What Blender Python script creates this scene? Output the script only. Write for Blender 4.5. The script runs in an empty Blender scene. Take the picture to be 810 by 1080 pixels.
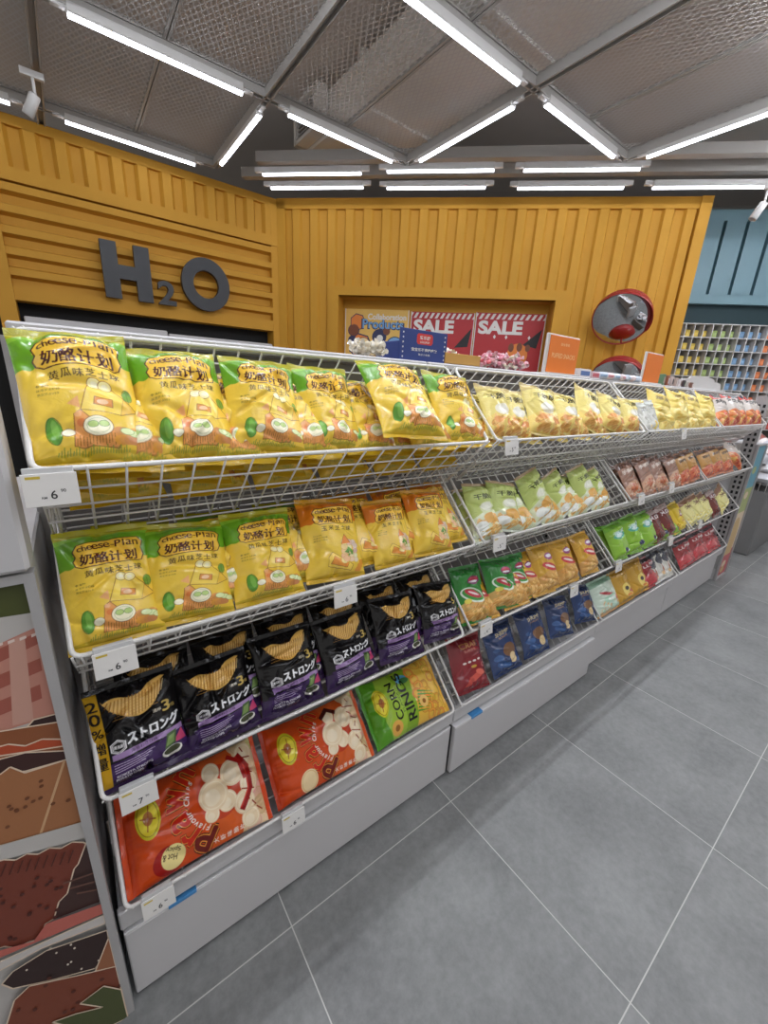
import bpy, math, random
import numpy as np
from mathutils import Matrix, Vector, Euler
random.seed(7)
SC = bpy.context.scene
COL = SC.collection
R = math.radians
# ------------------------------------------------------------------ camera
FPX = 429.07
CAM = np.array([0.0, 0.0, 1.39])
RM = np.array([[0.80125842, -0.59621029, 0.05018201],
               [0.14162296, 0.27047925, 0.95225202],
               [0.58131564, 0.75589303, -0.30116084]])
cam_d = bpy.data.cameras.new('camera'); cam = bpy.data.objects.new('camera', cam_d); COL.objects.link(cam)
cam_d.sensor_fit = 'HORIZONTAL'; cam_d.sensor_width = 36.0; cam_d.lens = FPX / 810 * 36
cam_d.clip_start = 0.02; cam_d.clip_end = 100
cam.matrix_world = Matrix(((RM[0][0], RM[1][0], -RM[2][0], CAM[0]),
                           (RM[0][1], RM[1][1], -RM[2][1], CAM[1]),
                           (RM[0][2], RM[1][2], -RM[2][2], CAM[2]), (0, 0, 0, 1)))
SC.camera = cam
def ray(px, py): return RM.T @ np.array([(px - 405) / FPX, -(py - 540) / FPX, 1.0])
def on_y(px, py, y):
    d = ray(px, py); return CAM + d * (y / d[1])
def on_c(px, py, c):            # a plane standing at 45 degrees: x + y = c
    d = ray(px, py); return CAM + d * (c / (d[0] + d[1]))
def on_z(px, py, z):
    d = ray(px, py); return CAM + d * ((z - CAM[2]) / d[2])

# ------------------------------------------------------------------ materials
def lin(c):
    c = np.asarray(c, float) / 255.0
    return np.where(c <= 0.04045, c / 12.92, ((c + 0.055) / 1.055) ** 2.4)
MATS = {}
def mat(name, rgb, rough=0.5, metal=0.0, noise=0.0, scale=20.0, bump=0.0, emit=0.0, coat=0.0, spec=0.5):
    if name in MATS: return MATS[name]
    m = bpy.data.materials.new(name); m.use_nodes = True; nt = m.node_tree
    b = nt.nodes['Principled BSDF']
    c = [float(v) for v in lin(rgb)] + [1.0]
    b.inputs['Base Color'].default_value = c
    b.inputs['Roughness'].default_value = rough; b.inputs['Metallic'].default_value = metal
    b.inputs['Coat Weight'].default_value = coat; b.inputs['Specular IOR Level'].default_value = spec
    if emit:
        b.inputs['Emission Color'].default_value = c; b.inputs['Emission Strength'].default_value = emit
    if noise or bump:
        tc = nt.nodes.new('ShaderNodeTexCoord'); n = nt.nodes.new('ShaderNodeTexNoise')
        n.inputs['Scale'].default_value = scale; n.inputs['Detail'].default_value = 6
        nt.links.new(tc.outputs['Object'], n.inputs['Vector'])
        if noise:
            mx = nt.nodes.new('ShaderNodeMix'); mx.data_type = 'RGBA'
            mx.inputs[6].default_value = [v * (1 - noise) for v in c[:3]] + [1]
            mx.inputs[7].default_value = [min(1, v * (1 + noise)) for v in c[:3]] + [1]
            nt.links.new(n.outputs['Fac'], mx.inputs[0]); nt.links.new(mx.outputs[2], b.inputs['Base Color'])
        if bump:
            bp = nt.nodes.new('ShaderNodeBump'); bp.inputs['Strength'].default_value = bump; bp.inputs['Distance'].default_value = 0.01
            nt.links.new(n.outputs['Fac'], bp.inputs['Height']); nt.links.new(bp.outputs['Normal'], b.inputs['Normal'])
    MATS[name] = m
    return m
def film_mat(name, rough=0.33, coat=0.25, spec=0.5):
    m = bpy.data.materials.new(name); m.use_nodes = True; nt = m.node_tree
    b = nt.nodes['Principled BSDF']
    a = nt.nodes.new('ShaderNodeAttribute'); a.attribute_name = 'print'
    nt.links.new(a.outputs['Color'], b.inputs['Base Color'])
    b.inputs['Roughness'].default_value = rough; b.inputs['Coat Weight'].default_value = coat
    b.inputs['Coat Roughness'].default_value = 0.07; b.inputs['Specular IOR Level'].default_value = spec
    tc = nt.nodes.new('ShaderNodeTexCoord'); n = nt.nodes.new('ShaderNodeTexNoise'); n.inputs['Scale'].default_value = 45
    n.inputs['Detail'].default_value = 3; n.inputs['Distortion'].default_value = 1.2
    nt.links.new(tc.outputs['Object'], n.inputs['Vector'])
    bp = nt.nodes.new('ShaderNodeBump'); bp.inputs['Strength'].default_value = 0.3; bp.inputs['Distance'].default_value = 0.004
    nt.links.new(n.outputs['Fac'], bp.inputs['Height']); nt.links.new(bp.outputs['Normal'], b.inputs['Normal'])
    nt.links.new(bp.outputs['Normal'], b.inputs['Coat Normal'])
    return m
FILM = film_mat('printed_film', 0.25, 0.5, 0.4)
FILM_G = film_mat('glossy_printed_film', 0.2, 0.3, 0.25)
WHITE = mat('white_powder_coat', (212, 210, 208), 0.42, noise=0.03)
WIRE = mat('white_coated_wire', (226, 224, 221), 0.35, noise=0.02)
PANELW = mat('white_panel', (196, 194, 195), 0.45, noise=0.03, scale=4)
GREYP = mat('grey_back_panel', (150, 147, 146), 0.6, noise=0.05, scale=6)
DARK = mat('dark_gap', (16, 16, 17), 0.8, noise=0.1)
YEL = mat('yellow_paint', (194, 142, 48), 0.6, noise=0.07, scale=3, bump=0.03, spec=0.25)
TURQ = mat('turquoise_paint', (116, 150, 162), 0.5, noise=0.07, scale=3)
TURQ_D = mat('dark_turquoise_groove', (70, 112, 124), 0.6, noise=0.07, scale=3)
BLACKL = mat('black_letter', (32, 33, 38), 0.45, noise=0.06)
RAILG = mat('grey_aluminium_rail', (172, 169, 165), 0.45, noise=0.04)
SLAB = mat('dark_grey_slab', (205, 198, 192), 0.9, noise=0.1, scale=2)
DUCT = mat('galvanised_duct', (222, 219, 214), 0.5, 0.0, noise=0.06, scale=5)
RED = mat('red_plastic', (150, 32, 30), 0.3, noise=0.06)
MIRROR = mat('convex_mirror_glass', (225, 228, 230), 0.03, 1.0, noise=0.01)
ORANGE = mat('orange_card', (232, 122, 32), 0.5, noise=0.04)
PAPER = mat('white_card', (225, 222, 218), 0.5, noise=0.02)
INK = mat('dark_ink', (40, 38, 40), 0.6, noise=0.05)
LAMP = mat('lamp_diffuser', (238, 244, 255), 0.5, emit=5.0)
LAMP_A = mat('aisle_lamp_diffuser', (240, 244, 252), 0.5, emit=24.0)
LAMP_B = mat('bright_lamp_diffuser', (240, 244, 252), 0.5, emit=52.0)
KRAFT = mat('kraft_card', (196, 150, 78), 0.7, noise=0.08)
STEEL = mat('slotted_steel', (168, 166, 166), 0.45, noise=0.05)
BLUE_S = mat('blue_sticker', (70, 140, 200), 0.5, noise=0.05)

# ------------------------------------------------------------------ mesh builder
class MB:
    def __init__(s): s.v = []; s.f = []; s.m = []; s.sm = []
    def add(s, verts, faces, mi=0, smooth=False):
        o = len(s.v); s.v.extend([tuple(map(float, p)) for p in verts])
        for f in faces: s.f.append(tuple(i + o for i in f)); s.m.append(mi); s.sm.append(smooth)
        return s
    def box(s, x0, x1, y0, y1, z0, z1, mi=0):
        v = [(x, y, z) for z in (z0, z1) for y in (y0, y1) for x in (x0, x1)]
        return s.add(v, [(0, 2, 3, 1), (4, 5, 7, 6), (0, 1, 5, 4), (1, 3, 7, 5), (3, 2, 6, 7), (2, 0, 4, 6)], mi)
    def bbox(s, x0, x1, y0, y1, z0, z1, b=0.004, mi=0):      # box with chamfered edges
        v = []
        for sz in (0, 1):
            for sy in (0, 1):
                for sx in (0, 1):
                    X, Y, Z = (x1 if sx else x0), (y1 if sy else y0), (z1 if sz else z0)
                    dx, dy, dz = (-b if sx else b), (-b if sy else b), (-b if sz else b)
                    v += [(X, Y + dy, Z + dz), (X + dx, Y, Z + dz), (X + dx, Y + dy, Z)]
        i = lambda x, y, z, k: (z * 4 + y * 2 + x) * 3 + k
        F = []
        for q in (0, 1):
            F.append([i(q, 0, 0, 0), i(q, 1, 0, 0), i(q, 1, 1, 0), i(q, 0, 1, 0)])
            F.append([i(0, q, 0, 1), i(1, q, 0, 1), i(1, q, 1, 1), i(0, q, 1, 1)])
            F.append([i(0, 0, q, 2), i(1, 0, q, 2), i(1, 1, q, 2), i(0, 1, q, 2)])
            for p in (0, 1):
                F.append([i(0, q, p, 1), i(1, q, p, 1), i(1, q, p, 2), i(0, q, p, 2)])
                F.append([i(q, 0, p, 0), i(q, 1, p, 0), i(q, 1, p, 2), i(q, 0, p, 2)])
                F.append([i(q, p, 0, 0), i(q, p, 1, 0), i(q, p, 1, 1), i(q, p, 0, 1)])
                for r in (0, 1): F.append([i(q, p, r, 0), i(q, p, r, 1), i(q, p, r, 2)])
        c = Vector(((x0 + x1) / 2, (y0 + y1) / 2, (z0 + z1) / 2)); G = []
        for f in F:
            a, b_, d = (Vector(v[k]) for k in f[:3]); n = (b_ - a).cross(d - a)
            G.append(tuple(f) if n.dot(a - c) > 0 else tuple(reversed(f)))
        return s.add(v, G, mi)
    def tube(s, pts, r, n=6, closed=False, mi=0):
        P = [Vector(p) for p in pts]; N = len(P); rings = []; ref = None
        for k in range(N):
            if closed: t = P[(k + 1) % N] - P[k - 1]
            else: t = P[min(k + 1, N - 1)] - P[max(k - 1, 0)]
            t.normalize()
            if ref is None:
                ref = t.orthogonal().normalized()
            ref = (ref - t * ref.dot(t)).normalized(); b = t.cross(ref)
            rings.append([P[k] + (ref * math.cos(2 * math.pi * j / n) + b * math.sin(2 * math.pi * j / n)) * r for j in range(n)])
        v = [p for rg in rings for p in rg]; f = []
        for k in range(N if closed else N - 1):
            a, b = k * n, ((k + 1) % N) * n
            for j in range(n): f.append((a + j, a + (j + 1) % n, b + (j + 1) % n, b + j))
        if not closed: f.append(tuple(reversed(range(n)))); f.append(tuple(range((N - 1) * n, N * n)))
        return s.add(v, f, mi, True)
    def prism(s, poly, fn, d0, d1, mi=0):   # poly of 2-D points, fn(a, b, depth) -> 3-D
        n = len(poly); v = [fn(a, b, d0) for a, b in poly] + [fn(a, b, d1) for a, b in poly]
        f = [tuple(range(n)), tuple(reversed(range(n, 2 * n)))] + [(i, i + n, (i + 1) % n + n, (i + 1) % n) for i in range(n)]
        return s.add(v, f, mi)
    def lathe(s, prof, n=40, fn=None, mi=0):   # profile of (r, h) revolved about local z
        fn = fn or (lambda x, y, z: (x, y, z)); v = []; f = []
        for r, h in prof:
            for j in range(n): a = 2 * math.pi * j / n; v.append(fn(r * math.cos(a), r * math.sin(a), h))
        for k in range(len(prof) - 1):
            for j in range(n): f.append((k * n + j, k * n + (j + 1) % n, (k + 1) * n + (j + 1) % n, (k + 1) * n + j))
        return s.add(v, f, mi, True)
    def mesh(s, name, mats):
        me = bpy.data.meshes.new(name); me.from_pydata(s.v, [], s.f)
        for m in (mats if isinstance(mats, (list, tuple)) else [mats]): me.materials.append(m)
        me.polygons.foreach_set('material_index', s.m); me.polygons.foreach_set('use_smooth', s.sm)
        me.validate(); me.update()
        return me
    def build(s, name, mats, parent=None, loc=None):
        return link(name, s.mesh(name, mats), parent, loc)
def link(name, me, parent=None, loc=None):
    o = bpy.data.objects.new(name, me); COL.objects.link(o)
    if parent is not None: o.parent = parent
    if loc is not None: o.location = loc
    return o
def tag(o, label=None, cat=None, group=None, kind=None):
    if label: o['label'] = label
    if cat: o['category'] = cat
    if group: o['group'] = group
    if kind: o['kind'] = kind
    return o
def thing(name, label, cat, loc=(0, 0, 0), rotz=0.0, group=None):
    o = bpy.data.objects.new(name, None); o.empty_display_size = 0.05; COL.objects.link(o)
    o.location = loc; o.rotation_euler = (0, 0, rotz)
    return tag(o, label, cat, group)
def struct(name, mb, m): return tag(mb.build(name, m), kind='structure')

# ------------------------------------------------------------------ lettering
_TC = {}
def text_tris(body, bold=0.0):
    """triangles of a piece of lettering at size 1, with its x-extent"""
    k = (body, bold)
    if k in _TC: return _TC[k]
    cu = bpy.data.curves.new('lettering', 'FONT'); cu.body = body; cu.size = 1.0; cu.offset = bold; cu.resolution_u = 4
    o = bpy.data.objects.new('lettering', cu); COL.objects.link(o)
    bpy.context.view_layer.update()
    dg = bpy.context.evaluated_depsgraph_get(); ev = o.evaluated_get(dg)
    me = bpy.data.meshes.new_from_object(ev); me.calc_loop_triangles()
    V = np.array([v.co[:2] for v in me.vertices]) if len(me.vertices) else np.zeros((0, 2))
    T = np.array([t.vertices[:] for t in me.loop_triangles], int) if len(me.loop_triangles) else np.zeros((0, 3), int)
    bpy.data.objects.remove(o); bpy.data.meshes.remove(me); bpy.data.curves.remove(cu)
    _TC[k] = (V, T)
    return V, T
def flat_text(mb, body, fn, cx, cy, h, width=None, bold=0.0, mi=0, left=False):
    """flat lettering added to a mesh; fn(a, b) -> 3-D on its board"""
    V, T = text_tris(body, bold)
    if not len(V): return
    lo, hi = V.min(0), V.max(0); sy = h / max(hi[1] - lo[1], 1e-6); sx = sy if width is None else width / max(hi[0] - lo[0], 1e-6)
    P = (V - [lo[0] if left else (lo[0] + hi[0]) / 2, (lo[1] + hi[1]) / 2]) * [sx, sy] + [cx, cy]
    mb.add([fn(a, b) for a, b in P], [tuple(t) for t in T], mi)

# ------------------------------------------------------------------ printed artwork: colours laid onto a fine grid of vertices
class Art:
    def __init__(s, w, h, nx, ny, bg):
        s.w, s.h, s.nx, s.ny = w, h, nx, ny
        s.img = np.empty((ny * 2, nx * 2, 3)); s.img[:] = lin(bg)
        s.kx, s.ky = nx * 2 / w, ny * 2 / h
    def poly(s, pts, col, alpha=1.0):
        P = np.asarray(pts, float) * [s.kx, s.ky]
        H, Wd = s.img.shape[:2]
        x0, y0 = np.maximum(np.floor(P.min(0)).astype(int), 0); x1, y1 = np.ceil(P.max(0)).astype(int) + 1
        x1, y1 = min(x1, Wd), min(y1, H)
        if x1 <= x0 or y1 <= y0: return
        X = np.arange(x0, x1)[None, :] + 0.5; Y = np.arange(y0, y1)[:, None] + 0.5
        ins = np.zeros((y1 - y0, x1 - x0), bool)
        for i in range(len(P)):
            ax, ay = P[i - 1]; bx, by = P[i]
            if ay == by: continue
            ins ^= ((ay > Y) != (by > Y)) & (X < (bx - ax) * (Y - ay) / (by - ay) + ax)
        sub = s.img[y0:y1, x0:x1]; c = lin(col); sub[ins] = sub[ins] * (1 - alpha) + c * alpha
    def rect(s, x0, y0, x1, y1, col, alpha=1.0): s.poly([(x0, y0), (x1, y0), (x1, y1), (x0, y1)], col, alpha)
    def ell(s, cx, cy, rx, ry, col, rot=0, alpha=1.0, a0=0, a1=360, n=36):
        c, d = math.cos(R(rot)), math.sin(R(rot)); pts = []
        for k in range(n + 1):
            a = R(a0 + (a1 - a0) * k / n); x, y = rx * math.cos(a), ry * math.sin(a); pts.append((cx + x * c - y * d, cy + x * d + y * c))
        s.poly(pts, col, alpha)
    def ring(s, cx, cy, r, t, col, ry=None): 
        s.line([(cx + r * math.cos(R(a)), cy + (ry or r) * math.sin(R(a))) for a in range(0, 361, 12)], t, col)
    def line(s, pts, t, col, alpha=1.0):
        for (ax, ay), (bx, by) in zip(pts[:-1], pts[1:]):
            l = math.hypot(bx - ax, by - ay) or 1; nx, ny = -(by - ay) / l * t / 2, (bx - ax) / l * t / 2
            ex, ey = (bx - ax) / l * t * .3, (by - ay) / l * t * .3
            s.poly([(ax + nx - ex, ay + ny - ey), (bx + nx + ex, by + ny + ey), (bx - nx + ex, by - ny + ey), (ax - nx - ex, ay - ny - ey)], col, alpha)
    def text(s, body, cx, cy, h, col, width=None, bold=0.02, rot=0, shear=0.0, outline=None, ol=0.03):
        if outline is not None: s.text(body, cx, cy, h * (1 + ol * 2), outline, None if width is None else width * (1 + ol), bold + ol, rot, shear)
        V, T = text_tris(body, 0.0)
        if not len(V): return
        lo, hi = V.min(0), V.max(0); sy = h / (hi[1] - lo[1]); sx = sy if width is None else width / (hi[0] - lo[0])
        P = (V - (lo + hi) / 2) * [sx, sy]; P[:, 0] += P[:, 1] * shear
        c, d = math.cos(R(rot)), math.sin(R(rot)); P = P @ np.array([[c, d], [-d, c]]) + [cx, cy]
        b = bold * h * 0.9
        for dx, dy in (((0, 0),) if b <= 0 else ((-b, -b * .6), (b, -b * .6), (b, b * .6), (-b, b * .6), (0, 0))):
            for t in T: s.poly(P[t] + [dx, dy], col)
    def grid(s):
        return s.img.reshape(s.ny, 2, s.nx, 2, 3).mean((1, 3))
# ------------------------------------------------------------------ snack bags
def grid_mesh(name, layers, m):
    """layers: list of (points ny*nx*3, colours ny*nx*3, flip) joined into one smooth mesh with a 'print' colour attribute"""
    vs, fs, cs, o = [], [], [], 0
    for P, C, flip in layers:
        ny, nx = P.shape[:2]; idx = np.arange(ny * nx).reshape(ny, nx) + o
        q = np.stack([idx[:-1, :-1], idx[:-1, 1:], idx[1:, 1:], idx[1:, :-1]], -1).reshape(-1, 4)
        if flip: q = q[:, ::-1]
        vs.append(P.reshape(-1, 3)); cs.append(C.reshape(-1, 3)); fs.append(q); o += ny * nx
    V = np.concatenate(vs); F = np.concatenate(fs); Cc = np.concatenate(cs)
    me = bpy.data.meshes.new(name); me.vertices.add(len(V)); me.vertices.foreach_set('co', V.astype(np.float32).ravel())
    me.loops.add(F.size); me.loops.foreach_set('vertex_index', F.astype(np.int32).ravel())
    me.polygons.add(len(F)); me.polygons.foreach_set('loop_start', (np.arange(len(F)) * 4).astype(np.int32))
    me.update(calc_edges=True)
    me.polygons.foreach_set('use_smooth', np.ones(len(F), bool))
    at = me.attributes.new('print', 'FLOAT_COLOR', 'POINT')
    at.data.foreach_set('color', np.concatenate([Cc, np.ones((len(Cc), 1))], 1).astype(np.float32).ravel())
    me.materials.append(m); me.update()
    return me
def bag_meshes(kind, art, T, seed, seal_top, seal_bot, back, m, sh=0.011, crump=1.0, slim=0.06):
    """a pillow bag lying in local x (width) and y (length, bottom seal at 0), its printed face towards +z"""
    rng = np.random.RandomState(seed); W, L = art.w_m, art.h_m
    pl = [(rng.uniform(-.9, .9), rng.uniform(.04, .12), rng.uniform(.4, 1.0), rng.uniform(.08, .2), k) for k in (0, 1) for _ in range(6)]
    cr = [(rng.uniform(-.9, .9), rng.uniform(.08, .92), rng.uniform(0, math.pi), rng.uniform(.018, .05), rng.uniform(.08, .3), rng.uniform(-1, .6)) for _ in range(18)]
    ph = rng.uniform(0, 6.28, 6)
    def surf(nx, ny, side):
        u = np.linspace(-1, 1, nx)[None, :]; v = np.linspace(0, 1, ny)[:, None]
        dv = np.minimum(v, 1 - v)
        prof = np.clip(dv / 0.17, 0, 1); prof = (prof * (2 - prof)) ** 0.75
        z = T * prof * (1 - np.abs(u) ** 2.3) ** 0.8
        z = z * (1 + 0.10 * np.sin(2.2 * u + ph[0]) * np.sin(4.0 * v + ph[1]) + 0.07 * np.sin(5 * u + ph[2] + 3 * v))
        if side > 0:
            edge = (1 - np.abs(u) ** 6)
            for u0, w, a, l, k in pl:
                dd = v if k == 0 else 1 - v
                z = z - 0.0085 * crump * a * np.exp(-((u - u0 * (0.75 + 0.9 * dd)) / w) ** 2) * np.exp(-(dd / l) ** 2) * np.clip(dd / .03, 0, 1) * edge
            for u0, v0, th, sg, ln, a in cr:
                U = (u - u0) * W / L / 2; V = v - v0
                p = U * math.cos(th) + V * math.sin(th); q = -U * math.sin(th) + V * math.cos(th)
                z = z + 0.0085 * crump * a * np.exp(-(q / sg) ** 2) * np.exp(-(p / ln) ** 4) * edge * np.clip(dv / .06, 0, 1)
        else: z = -0.55 * z
        hw = W / 2 * (1 - slim * np.sin(math.pi * v) ** 0.7)
        x = u * hw + 0 * v; y = sh + v * (L - 2 * sh) + 0 * u
        z = z + 0.006 * np.sin(3.0 * v + ph[3]) * (1 - 0.0 * u) - 0.006 * math.sin(ph[3]) * (1 - v) - 0.006 * math.sin(3 + ph[3]) * v
        return np.stack([x, y, z + 0 * u], -1)
    front = surf(art.nx, art.ny, 1); bx, by = max(10, art.nx // 4), max(12, art.ny // 4)
    backg = surf(bx, by, -1)
    pm = grid_mesh(kind + '_pouch', [(front, art.grid(), False), (backg, np.broadcast_to(lin(back), (by, bx, 3)), True)], m)
    def seal(y0, y1, col, nm):
        nx = max(14, art.nx // 3); x = np.linspace(-W / 2, W / 2, nx)[None, :]; y = np.linspace(y0, y1, 13)[:, None]
        wv = 0.0022 * np.sin(x * 90 + ph[4]) + 0.0016 * np.sin(x * 37 + ph[5])
        z = wv * np.abs(y - (sh if y0 < sh else L - sh)) / sh + 0.0005 * np.sin(np.arange(13) * math.pi)[:, None] + 0.0006 * (np.arange(13) % 2)[:, None]
        P = np.stack([x + 0 * y, y + 0 * x, z + 0 * x], -1); C = np.broadcast_to(lin(col), P.shape)
        Pb = P.copy(); Pb[..., 2] -= 0.0007
        return grid_mesh(kind + nm, [(P, C, False), (Pb, C, True)], m)
    return pm, seal(L - sh, L, seal_top, '_top_seal'), seal(0, sh, seal_bot, '_bottom_seal')
def new_art(wm, hm, dw, dh, nx, bg):
    a = Art(dw, dh, nx, int(nx * hm / wm), bg); a.w_m, a.h_m = wm, hm
    return a
KIND = {}
# --- cheese ball bags: cucumber (green top) and corn (orange top)
def art_cheese(nx, corn):
    a = new_art(.155, .24, 100, 155, nx, (240, 203, 70))
    dk = (74, 22, 20)
    cap = (218, 120, 24) if corn else (108, 168, 32); cap2 = (236, 150, 40) if corn else (140, 192, 50)
    a.poly([(0, 155), (100, 155), (100, 112), (93, 118), (88, 132), (60, 138), (22, 136), (16, 120), (8, 106), (0, 104)], cap)
    a.poly([(0, 155), (100, 155), (100, 144), (70, 147), (30, 146), (0, 142)], cap2)
    a.ell(10, 116, 9, 12, cap, 20); a.ell(94, 118, 8, 9, cap)
    top = (205, 150, 30) if corn else (176, 172, 34); a.rect(0, 149, 100, 155, top)
    bd = [(18, 106), (16, 114), (19, 119), (17, 127), (22, 135), (40, 138), (62, 139), (86, 138), (91, 132), (89, 122), (91, 112), (88, 104), (50, 103), (24, 102)]
    a.poly(bd, (248, 200, 62)); a.line(bd + bd[:1], 1.3, dk)
    for i, (ch, x, y, h, r) in enumerate([('c', 24, 128, 5.5, -4), ('h', 29, 129.3, 7.5, 3), ('e', 34.5, 129, 6.2, -3), ('e', 40, 129.6, 7.2, 2), ('s', 46, 130, 7.4, 0), ('e', 52, 130, 7.6, 3), ('-', 58, 130, 1.4, 0), ('P', 64, 131, 9.6, -2), ('l', 70, 131.3, 9.6, 2), ('a', 76, 130, 7.2, -3), ('n', 83, 130, 7.2, 3)]):
        a.text(ch, x, y, h, dk, bold=.035, rot=r)
    for ch, x, r in (('奶', 30, -3), ('酪', 45, 2), ('计', 60, -2), ('划', 76, 2)): a.text(ch, x, 113, 15, dk, 14, .03, r)
    for i, ch in enumerate('玉米芝士球' if corn else '黄瓜味芝士球'):
        a.text(ch, 30 + i * (11.5 if corn else 10.4), 93 + (i % 2), 9, (84, 62, 26), 8.6, .025, 0)
    for i, (t, w) in enumerate((('非油炸', 11), ('丝滑芝士奶酪', 19), ('真实芝士风味', 18))): a.text(t, 14 + w / 2, 81 - i * 5, 3.0, (120, 96, 30), w, .005)
    out = (150, 96, 40)
    if not corn:
        # cheese tent
        t = [(46, 50), (80, 45), (86, 66), (74, 82), (56, 80)]; a.poly(t, (246, 214, 90)); a.line(t + t[:1], .9, out)
        a.poly([(80, 45), (96, 52), (86, 66)], (240, 196, 70)); a.line([(80, 45), (96, 52), (86, 66)], .9, out)
        a.line([(74, 82), (96, 52)], .9, out)
        w = [(58, 56), (74, 53), (75, 62), (60, 65)]; a.poly(w, (224, 150, 74)); a.line(w + w[:1], .8, out); a.ell(66, 59, 5, 3, (246, 206, 160))
        for x, y in ((62, 82), (71, 80)): a.ell(x, y, 6, 5.4, (250, 238, 170)); a.ring(x, y, 6, .7, out); a.ell(x, y, 3, 2.6, (252, 246, 210))
        a.ell(90, 72, 4.5, 8, (112, 160, 60), -10); a.ring(90, 72, 4.5, .6, (70, 100, 40), 8); a.line([(90, 60), (90, 76)], .7, (70, 100, 40))
        a.poly([(36, 58), (46, 52), (46, 66)], (240, 176, 110))
        # cucumber, wafer block and cucumber plate
        a.ell(22, 30, 6.5, 15, (96, 158, 52), 4); a.ell(23, 32, 3, 11, (128, 184, 76), 4); a.ring(22, 30, 6.5, .7, (60, 100, 36), 15)
        b = [(36, 12), (72, 9), (76, 24), (60, 30), (46, 50), (40, 46), (38, 28)]; a.poly(b, (234, 160, 84)); a.line(b + b[:1], .9, out)
        for k in range(14): a.line([(38 + k * 2.6, 12 + k % 3), (39 + k * 2.6, 19 + (k * 5) % 7)], .7, (150, 100, 36))
        a.ell(45, 36, 4, 4, (226, 130, 66)); a.ell(43, 45, 3, 3, (240, 180, 120))
        a.ell(58, 31, 12.5, 11.5, (246, 240, 206)); a.ring(58, 31, 12.5, .8, out, 11.5); a.ring(58, 31, 9.5, .5, (170, 180, 140), 8.6)
        for x, y in ((54, 33), (63, 33)): a.ell(x, y, 4.2, 3.6, (190, 214, 130)); a.ring(x, y, 4.2, .6, (96, 140, 60), 3.6)
        a.ell(33, 27, 5.5, 5, (248, 244, 214)); a.ring(33, 27, 5.5, .6, out, 5)
        for k in range(10): a.ell(78 + (k * 7) % 17 - 3, 16 + (k * 5) % 15, 6, 5, (226 - k * 3, 158 - k * 3, 60 + k * 2))
        for x, y in ((88, 24), (95, 21), (82, 26)): a.ell(x, y, 6, 4, (226, 236, 178), -12); a.ring(x, y, 6, .5, (120, 170, 80), 4)
        a.poly([(0, 0), (100, 0), (100, 5), (70, 8), (30, 7), (0, 4)], (206, 176, 40))
        for k in range(26): a.line([(22 + k * 2.3, 5), (23 + k * 2.3, 8 + (k * 7) % 5)], .8, (120, 150, 50))
    else:
        a.poly([(30, 20), (70, 8), (74, 18), (38, 46), (30, 36)], (250, 214, 90)); a.line([(30, 20), (70, 8), (74, 18), (38, 46), (30, 36), (30, 20)], .9, out)
        a.poly([(34, 24), (62, 14), (66, 22), (40, 38)], (232, 150, 60)); a.line([(34, 24), (62, 14), (66, 22), (40, 38), (34, 24)], .8, out)
        for k in range(16): a.ell(58 + (k * 11) % 32, 28 + (k * 17) % 42, 6.5, 6, (246 - (k % 3) * 8, 226 - (k % 4) * 10, 150 + (k % 3) * 20)); a.ring(58 + (k * 11) % 32, 28 + (k * 17) % 42, 6.3, .5, (196, 150, 70))
        a.poly([(56, 60), (64, 80), (74, 62)], (236, 140, 60)); a.line([(56, 60), (64, 80), (74, 62)], .8, out)
        a.poly([(60, 44), (74, 38), (80, 50), (66, 34), (70, 54)], (96, 150, 60)); a.ell(72, 46, 3, 9, (110, 166, 70), 30)
        for k in range(8): a.ell(84 + (k * 5) % 14, 8 + (k * 7) % 20, 6, 5, (226, 150, 56))
        a.poly([(0, 0), (100, 0), (100, 4), (50, 7), (0, 4)], (214, 176, 40))
    return a
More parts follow.
